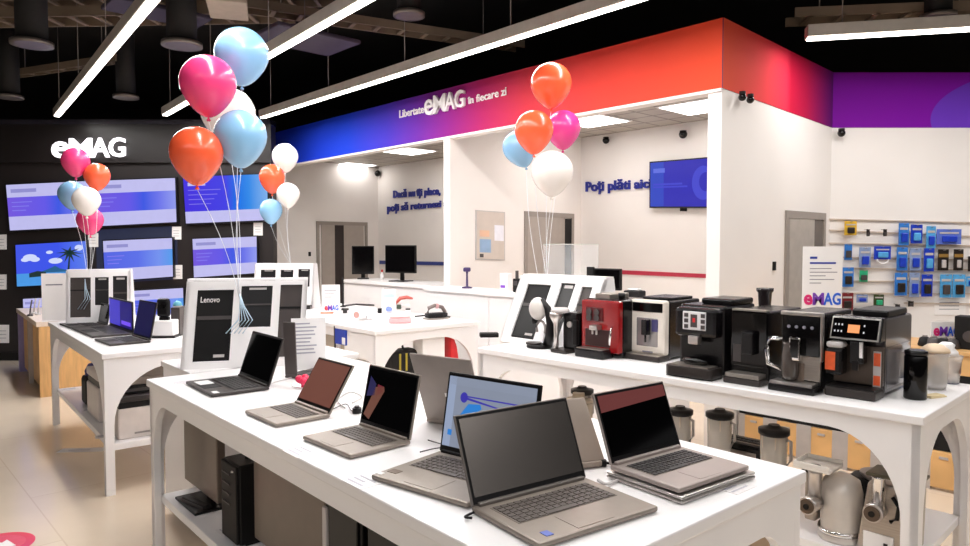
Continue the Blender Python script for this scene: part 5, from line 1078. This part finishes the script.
# ------------------------------------------------------------------ left aisle table
def small_laptop(label, hl, hr, fl, tl, tr, content): return laptop(label, hl, hr, fl, tl, tr, LAPD, em('screen_off_navy', (16, 18, 60), .3), KEYB, content=content, deckm=BLACK)
def bluedesk(mb, q):
    mb.quad(sub(q, 0, 0, 1, 1, .0006), 1); mb.quad(sub(q, .0, 0, .5, 1, .0009), 2); mb.quad(sub(q, .55, .1, .95, .25, .0009), 3); return [em('screen_indigo_dark', (34, 24, 130), .8), em('screen_indigo_mid', (70, 60, 200), .9), em('screen_violet_glow', (120, 80, 240), 1)]
def navy(mb, q): mb.quad(sub(q, 0, 0, 1, 1, .0006), 1); return [em('screen_navy_flat', (18, 14, 84), .6)]
small_laptop('open laptop with a glowing indigo screen on the left aisle table', (109, 325), (132, 333), (85, 332), (109, 298), (131, 301), bluedesk)
small_laptop('open laptop with a dark navy screen, nearest one on the left aisle table', (132, 335.5), (149, 340.5), (98, 339), (140, 300), (155, 302.5), navy)
laptop('low dark laptop at the back of the left aisle table, lid leaning far back', (92, 321), (106, 325), (70, 326), (95, 306), (109, 309), LAPD, SCRG, KEYB, deckm=BLACK)
t = thing('speaker', 'narrow black speaker in front of the white stand on the left aisle table', 'speaker', PZ(90.5, 321), .2); MB().box(-.03, .03, -.04, .04, 0, .2).build('cabinet', BLACK, t, .02); MB().cyl((0, 0, 0), .02, .004, 12, M=Matrix.Translation((0, -.04, .13)) @ Matrix.Rotation(math.pi/2, 4, 'X')).build('driver', DGREY, t)
t = thing('router', 'white upright router beside the narrow black speaker', 'router', PZ(99, 323), .2); MB().box(-.05, .05, -.02, .02, .01, .2).build('body', LGREY, t, .01); MB().box(-.05, .05, -.03, .03, 0, .012).build('foot', DGREY, t, .004)
p = PZ(55, 321); t = thing('info_sign', 'white angled sign at the far corner of the left aisle table', 'sign', p, .5); MB().box(-.09, .09, 0, .008, .006, .40).build('board', PAPER, t); MB().box(-.09, .09, -.04, .05, 0, .006).build('foot', WHITE, t); MB().box(-.06, .06, -.001, 0, .3, .31).build('printed_lines', INK, t)
q = t2(L2-.28, .72); t = thing('white_printer_box', 'white boxy gadget behind the navy laptop on the left aisle table', 'box', PZ(163, 337), .1); MB().box(-.09, .09, -.06, .06, .012, .12).build('body', WHITE, t, .008); MB().box(-.1, .1, -.065, .065, 0, .013).build('base', BLACK, t)
t = thing('webcam', 'black round webcam standing on the white boxy gadget', 'webcam', PZ(165, 337)+U3*.12, .1); MB().box(-.03, .03, -.02, .02, 0, .02).build('foot', BLACK, t); MB().box(-.05, .04, -.02, .02, .02, .15).build('head', BLACK, t, .02); MB().cyl((0, 0, 0), .02, .006, 14, M=Matrix.Translation((0, -.02, .1)) @ Matrix.Rotation(math.pi/2, 4, 'X')).build('lens', GLOSSB, t)
t = thing('slim_computer', 'slim dark upright computer right of the webcam on the left aisle table', 'computer', PZ(178, 335), .1); MB().box(-.03, .03, -.05, .09, .006, .2).build('case', mat('case_brown', (66, 56, 52), .4), t, .004); MB().box(-.034, .034, -.054, .094, 0, .008).build('foot', BLACK, t); MB().box(-.02, .02, -.052, -.049, .03, .18).build('front_grille', DGREY, t)
t = thing('small_dome', 'small teal dome on the top of the slim dark computer', 'cap', PZ(178, 334)+U3*.2); MB().lathe([(.03, 0), (.032, .01), (.024, .03), (.004, .04)], n=16).build('dome', CYAN, t); MB().cyl((0, 0, 0), .034, .004, 16).build('rim', LGREY, t)
# printers on its shelf
z2s = .3
def printer(label, u, v, w, d, h, band, z=z2s, body=mat('printer_white', (216, 206, 200), .45), rot=TAB2+1.5708):
    t = thing('printer', label, 'printer', t2(u, v, z), rot)
    MB().box(-w/2, w/2, -d/2, d/2, .0, h*.70).build('lower_case', body, t, .012); MB().box(-w/2+.01, w/2-.01, -d/2+.012, d/2-.01, h*.70, h*.84).build('black_band', BLACK, t); MB().box(-w/2, w/2, -d/2, d/2, h*.84, h).build('scanner_lid', body if band else mat('printer_dark', (50, 44, 44), .4), t, .01)
    MB().box(-w*.3, w*.35, -d/2-.004, -d/2+.002, h*.1, h*.14).build('paper_slot', GREY, t); MB().box(w*.28, w*.36, -d/2-.003, -d/2+.002, h*.4, h*.46).build('button', LGREY, t)
    return t
printer('large white laser printer with a black band, nearest end of the left table shelf', L2-.31, .33, .46, .40, .27, False)
t = thing('printer', 'flat grey topped printer stacked on the large white laser printer', 'printer', t2(L2-.33, .33, z2s+.27), TAB2+1.5708); MB().box(-.24, .24, -.17, .17, 0, .05).build('lower_case', BLACK, t, .006); MB().box(-.23, .23, -.165, .165, .05, .10).build('scanner_lid', mat('printer_taupe', (150, 138, 130), .45), t, .006); MB().box(-.2, .2, -.174, -.168, .012, .03).build('paper_slot', DGREY, t)
printer('white printer with a black top in the middle of the left table shelf', L2-.86, .30, .42, .40, .33, True)
t = thing('ink_bottle', 'dark blue capped device lying at the far end of the left table shelf', 'device', t2(L2-1.32, .2, z2s), TAB2); MB().box(-.1, .12, -.09, .09, 0, .22).build('body', MATTEB, t, .03); MB().lathe([(.07, .2), (.075, .25), (.05, .30), (.01, .31)], (-.03, 0, 0), 16).build('blue_cap', mat('cap_navy', (44, 46, 120), .4), t)
for k, (px, py, lab) in enumerate(((70, 389, 'printed leaflet near the far end of the left table shelf'), (91, 410, 'printed leaflet in the middle of the left table shelf'), (106, 436, 'printed leaflet nearest the front leg on the left table shelf'))):
    t = thing('leaflet', lab, 'leaflet', PZ(px, py, z2s), .6); MB().box(-.06, .06, -.04, .04, 0, .002).build('paper', LEAF, t); MB().box(-.045, .04, -.01, .03, .002, .0025).build('print', MATS['faint_ink'], t)
# wooden bench at the far left
b0 = PZ(38, 398, 0); b1 = PZ(18, 371, 0); bx = (b0-b1); bL = bx.length; bx.normalize(); BANG = math.atan2(bx.y, bx.x)
t = thing('wooden_bench', 'low oak display bench with a white top and lilac end at the far left', 'bench', b1, BANG); hb = PZ(38, 398, 0).y*0+ (H-(322-244)/F*b0.y)
MB().box(0, bL, 0, .7, hb-.05, hb).build('bench_top', mat('bench_top_pale', (232, 214, 198), .4), t, .004); MB().box(bL-.05, bL, .02, .68, 0, hb-.05).build('oak_end', WOOD, t); MB().box(.05, bL-.1, .06, .66, .05, hb-.06).build('oak_body', WOOD, t)
MB().box(0, .08, .01, .68, 0, hb-.05).build('lilac_end', mat('lilac_board', (150, 140, 190), .5), t); MB().box(bL*.5-.04, bL*.5+.04, .02, .06, 0, hb-.05).build('divider', GR, t)
for k, (px, lab, m) in enumerate(((34, 'thin silver stick in a holder on the wooden bench, left one', LGREY), (38, 'thin silver stick in a holder on the wooden bench, right one', LGREY), (30, 'short dark pen holder on the wooden bench', DGREY))):
    p = PZ(px, 314+k, hb); t = thing('pen_holder', lab, 'holder', p); MB().lathe([(.025, 0), (.03, .005), (.02, .02)], n=14).build('base', m, t); MB().tube([(0, 0, .02), (.01, 0, .1), (.025, 0, .17)], .007, 8).build('stick', m, t)
# ------------------------------------------------------------------ balloons
BCOL = {'pink': (244, 66, 130), 'blue': (140, 192, 232), 'orange': (252, 98, 58), 'white': (244, 236, 230), 'hot pink': (232, 66, 150)}
def balloon_mat(c): return mat('balloon_'+c.replace(' ', '_'), BCOL[c], .27, var=.03, coat=.35, scale=4, emit=.06 if c == 'white' else 0)
anchors = {}
def balloon(label, colour, px, py, rpx, y, anchor, group, aspect=1.16, lean=0):
    c = PY(px, py, y); r = rpx/F*y
    t = thing('balloon', label, 'balloon', c, lean*.5, group)
    M = Matrix.Rotation(lean, 4, 'Y'); prof = []
    for i in range(19):
        a = math.pi*i/18; z = -math.cos(a)
        rr = math.sin(a) if z > 0 else math.sin(a)*(1-.30*(-z)**1.6) ; prof.append((max(r*rr, .003 if i < 9 else .0006), r*(z*(aspect+.10) if z < 0 else z)*1.0))
    MB().lathe(prof, n=32, M=M).build('skin', balloon_mat(colour), t)
    k = M @ Vector((0, 0, -r*(aspect+.10)))
    MB().lathe([(.003, 0), (.011, -.012), (.009, -.018)], tuple(k), 10).build('knot', balloon_mat(colour), t)
    e = anchor-c; pts = []
    s0 = k+Vector((0, 0, -.016))
    for j in range(9):
        s = j/8; p = s0.lerp(e, s); sag = math.sin(s*math.pi)*.03; pts.append(p+Vector((sag*(1 if px < 240 else -.6), -sag*.4, 0)))
    MB().tube(pts, .0017, 5).build('string', mat('string_white', (236, 240, 246), .5), t)
    return t
G1, G2, G3, G4 = 'big balloon bunch over the large display stand', 'balloon bunch in front of the televisions', 'balloon bunch before the blue fascia end', 'balloon bunch over the coffee table'
a1 = PY(240, 300, 3.66)
balloon('bright pink balloon at the left of the big bunch', 'pink', 208, 83, 27, 3.55, a1, G1)
balloon('light blue balloon topmost of the big bunch', 'blue', 241.5, 54.5, 26, 3.85, a1, G1, 1.1)
balloon('white balloon mostly hidden behind the pink one in the big bunch', 'white', 228.5, 114, 26, 4.05, a1, G1, 1.05)
balloon('light blue balloon low in the middle of the big bunch', 'blue', 240.5, 136, 25.5, 3.62, a1, G1)
balloon('orange red balloon lowest at the left of the big bunch', 'orange', 196.5, 152.5, 25.5, 3.5, a1, G1, 1.2)
a2 = t2(.55, .5)+U3*.0; a2 = PY(88, 285, 5.62)
balloon('pink balloon topmost of the small bunch, overlapping the glowing logo', 'pink', 75.5, 161, 13, 5.5, a2, G2)
balloon('orange balloon upper right of the small bunch by the televisions', 'orange', 97, 175.5, 12.2, 5.55, a2, G2)
balloon('light blue balloon at the left of the small bunch by the televisions', 'blue', 72, 194, 12.8, 5.8, a2, G2, 1.15)
balloon('white balloon in the middle of the small bunch by the televisions', 'white', 86.5, 200, 13.2, 5.35, a2, G2, 1.12)
balloon('second pink balloon lowest of the small bunch by the televisions', 'pink', 90, 220, 12.4, 5.65, a2, G2, 1.15)
a3 = PY(291, 264, 7.05)
balloon('white balloon topmost of the bunch before the blue fascia end', 'white', 285, 156.5, 12.8, 7.2, a3, G3)
balloon('orange red balloon in the bunch before the blue fascia end', 'orange', 272, 177, 12.6, 6.9, a3, G3, 1.25)
balloon('white balloon lower right of the bunch before the blue fascia end', 'white', 288, 194, 11.2, 6.75, a3, G3, 1.15)
balloon('light blue balloon lowest of the bunch before the blue fascia end', 'blue', 271, 210, 11.2, 6.85, a3, G3, 1.2)
a4 = PY(547, 280, 4.82)
balloon('orange balloon topmost over the coffee table', 'orange', 551, 83.5, 20.5, 4.9, a4, G4, 1.12)
balloon('orange red balloon in the middle of the bunch over the coffee table', 'orange', 534, 130, 19.5, 4.75, a4, G4, 1.15)
balloon('hot pink balloon at the right of the bunch over the coffee table', 'hot pink', 563, 128, 17.5, 5.05, a4, G4, 1.15)
balloon('light blue balloon half hidden at the left of the bunch over the coffee table', 'blue', 519, 147, 16.5, 5.15, a4, G4, 1.2, -.35)
balloon('big white balloon lowest of the bunch over the coffee table', 'white', 552, 172, 21, 4.6, a4, G4, 1.08)
# loose ribbon ends tied to the stands
def ribbon(label, base, n, drop, spread):
    t = thing('ribbon_tail', label, 'ribbon', base)
    for k in range(n):
        s = (k-(n-1)/2)*spread; MB().tube([(0, 0, 0), (.02+s*.3, -.03, -drop*.3), (.04+s, -.04, -drop*.65), (.01+s*1.2-.03, -.035, -drop)], .0028, 6).build('ribbon', mat('ribbon_ice', (190, 214, 232), .4), t)
    return t
ribbon('pale curled ribbon ends hanging in the open bay of the large display stand', PY(240, 294, 3.58), 5, .2, .018)
ribbon('pale ribbon ends hanging on the left aisle table stand', PY(85, 279, 5.55), 3, .24, .02)
ribbon('pale ribbon ends hanging in the middle bay of the coffee table stand', PY(552, 279, 4.66), 4, .24, .02)
# ------------------------------------------------------------------ floor graphics
p = PZ(-4, 546, 0)
t = thing('floor_sticker', 'round pink floor sticker with a white arrow at the lower left corner', 'sticker', (p.x, p.y, 0))
MB().cyl((0, 0, 0), .165, .002, 40).build('disc', ramp_mat('sticker_pink', [(0, (214, 60, 130)), (1, (236, 80, 100))], .4), t)
MB().cyl((0, 0, .0), .125, .003, 36).build('inner_disc', mat('sticker_coral', (232, 84, 112), .4), t)
MB().prism([(-.09, -.03), (.01, -.03), (.01, -.065), (.1, .0), (.01, .065), (.01, .03), (-.09, .03)], .003, .0045, 'xy').build('arrow', PAPER, t)
t = thing('floor_paper_strip', 'thin white paper strip lying on the floor by the left aisle table', 'paper', PZ(83, 450, 0), .1); MB().box(-.16, .16, -.05, .05, 0, .002).build('paper', PAPER, t); MB().box(-.1, .05, -.008, .004, .002, .003).build('print', MATS['faint_ink'], t)  # thin paper strip with faint print
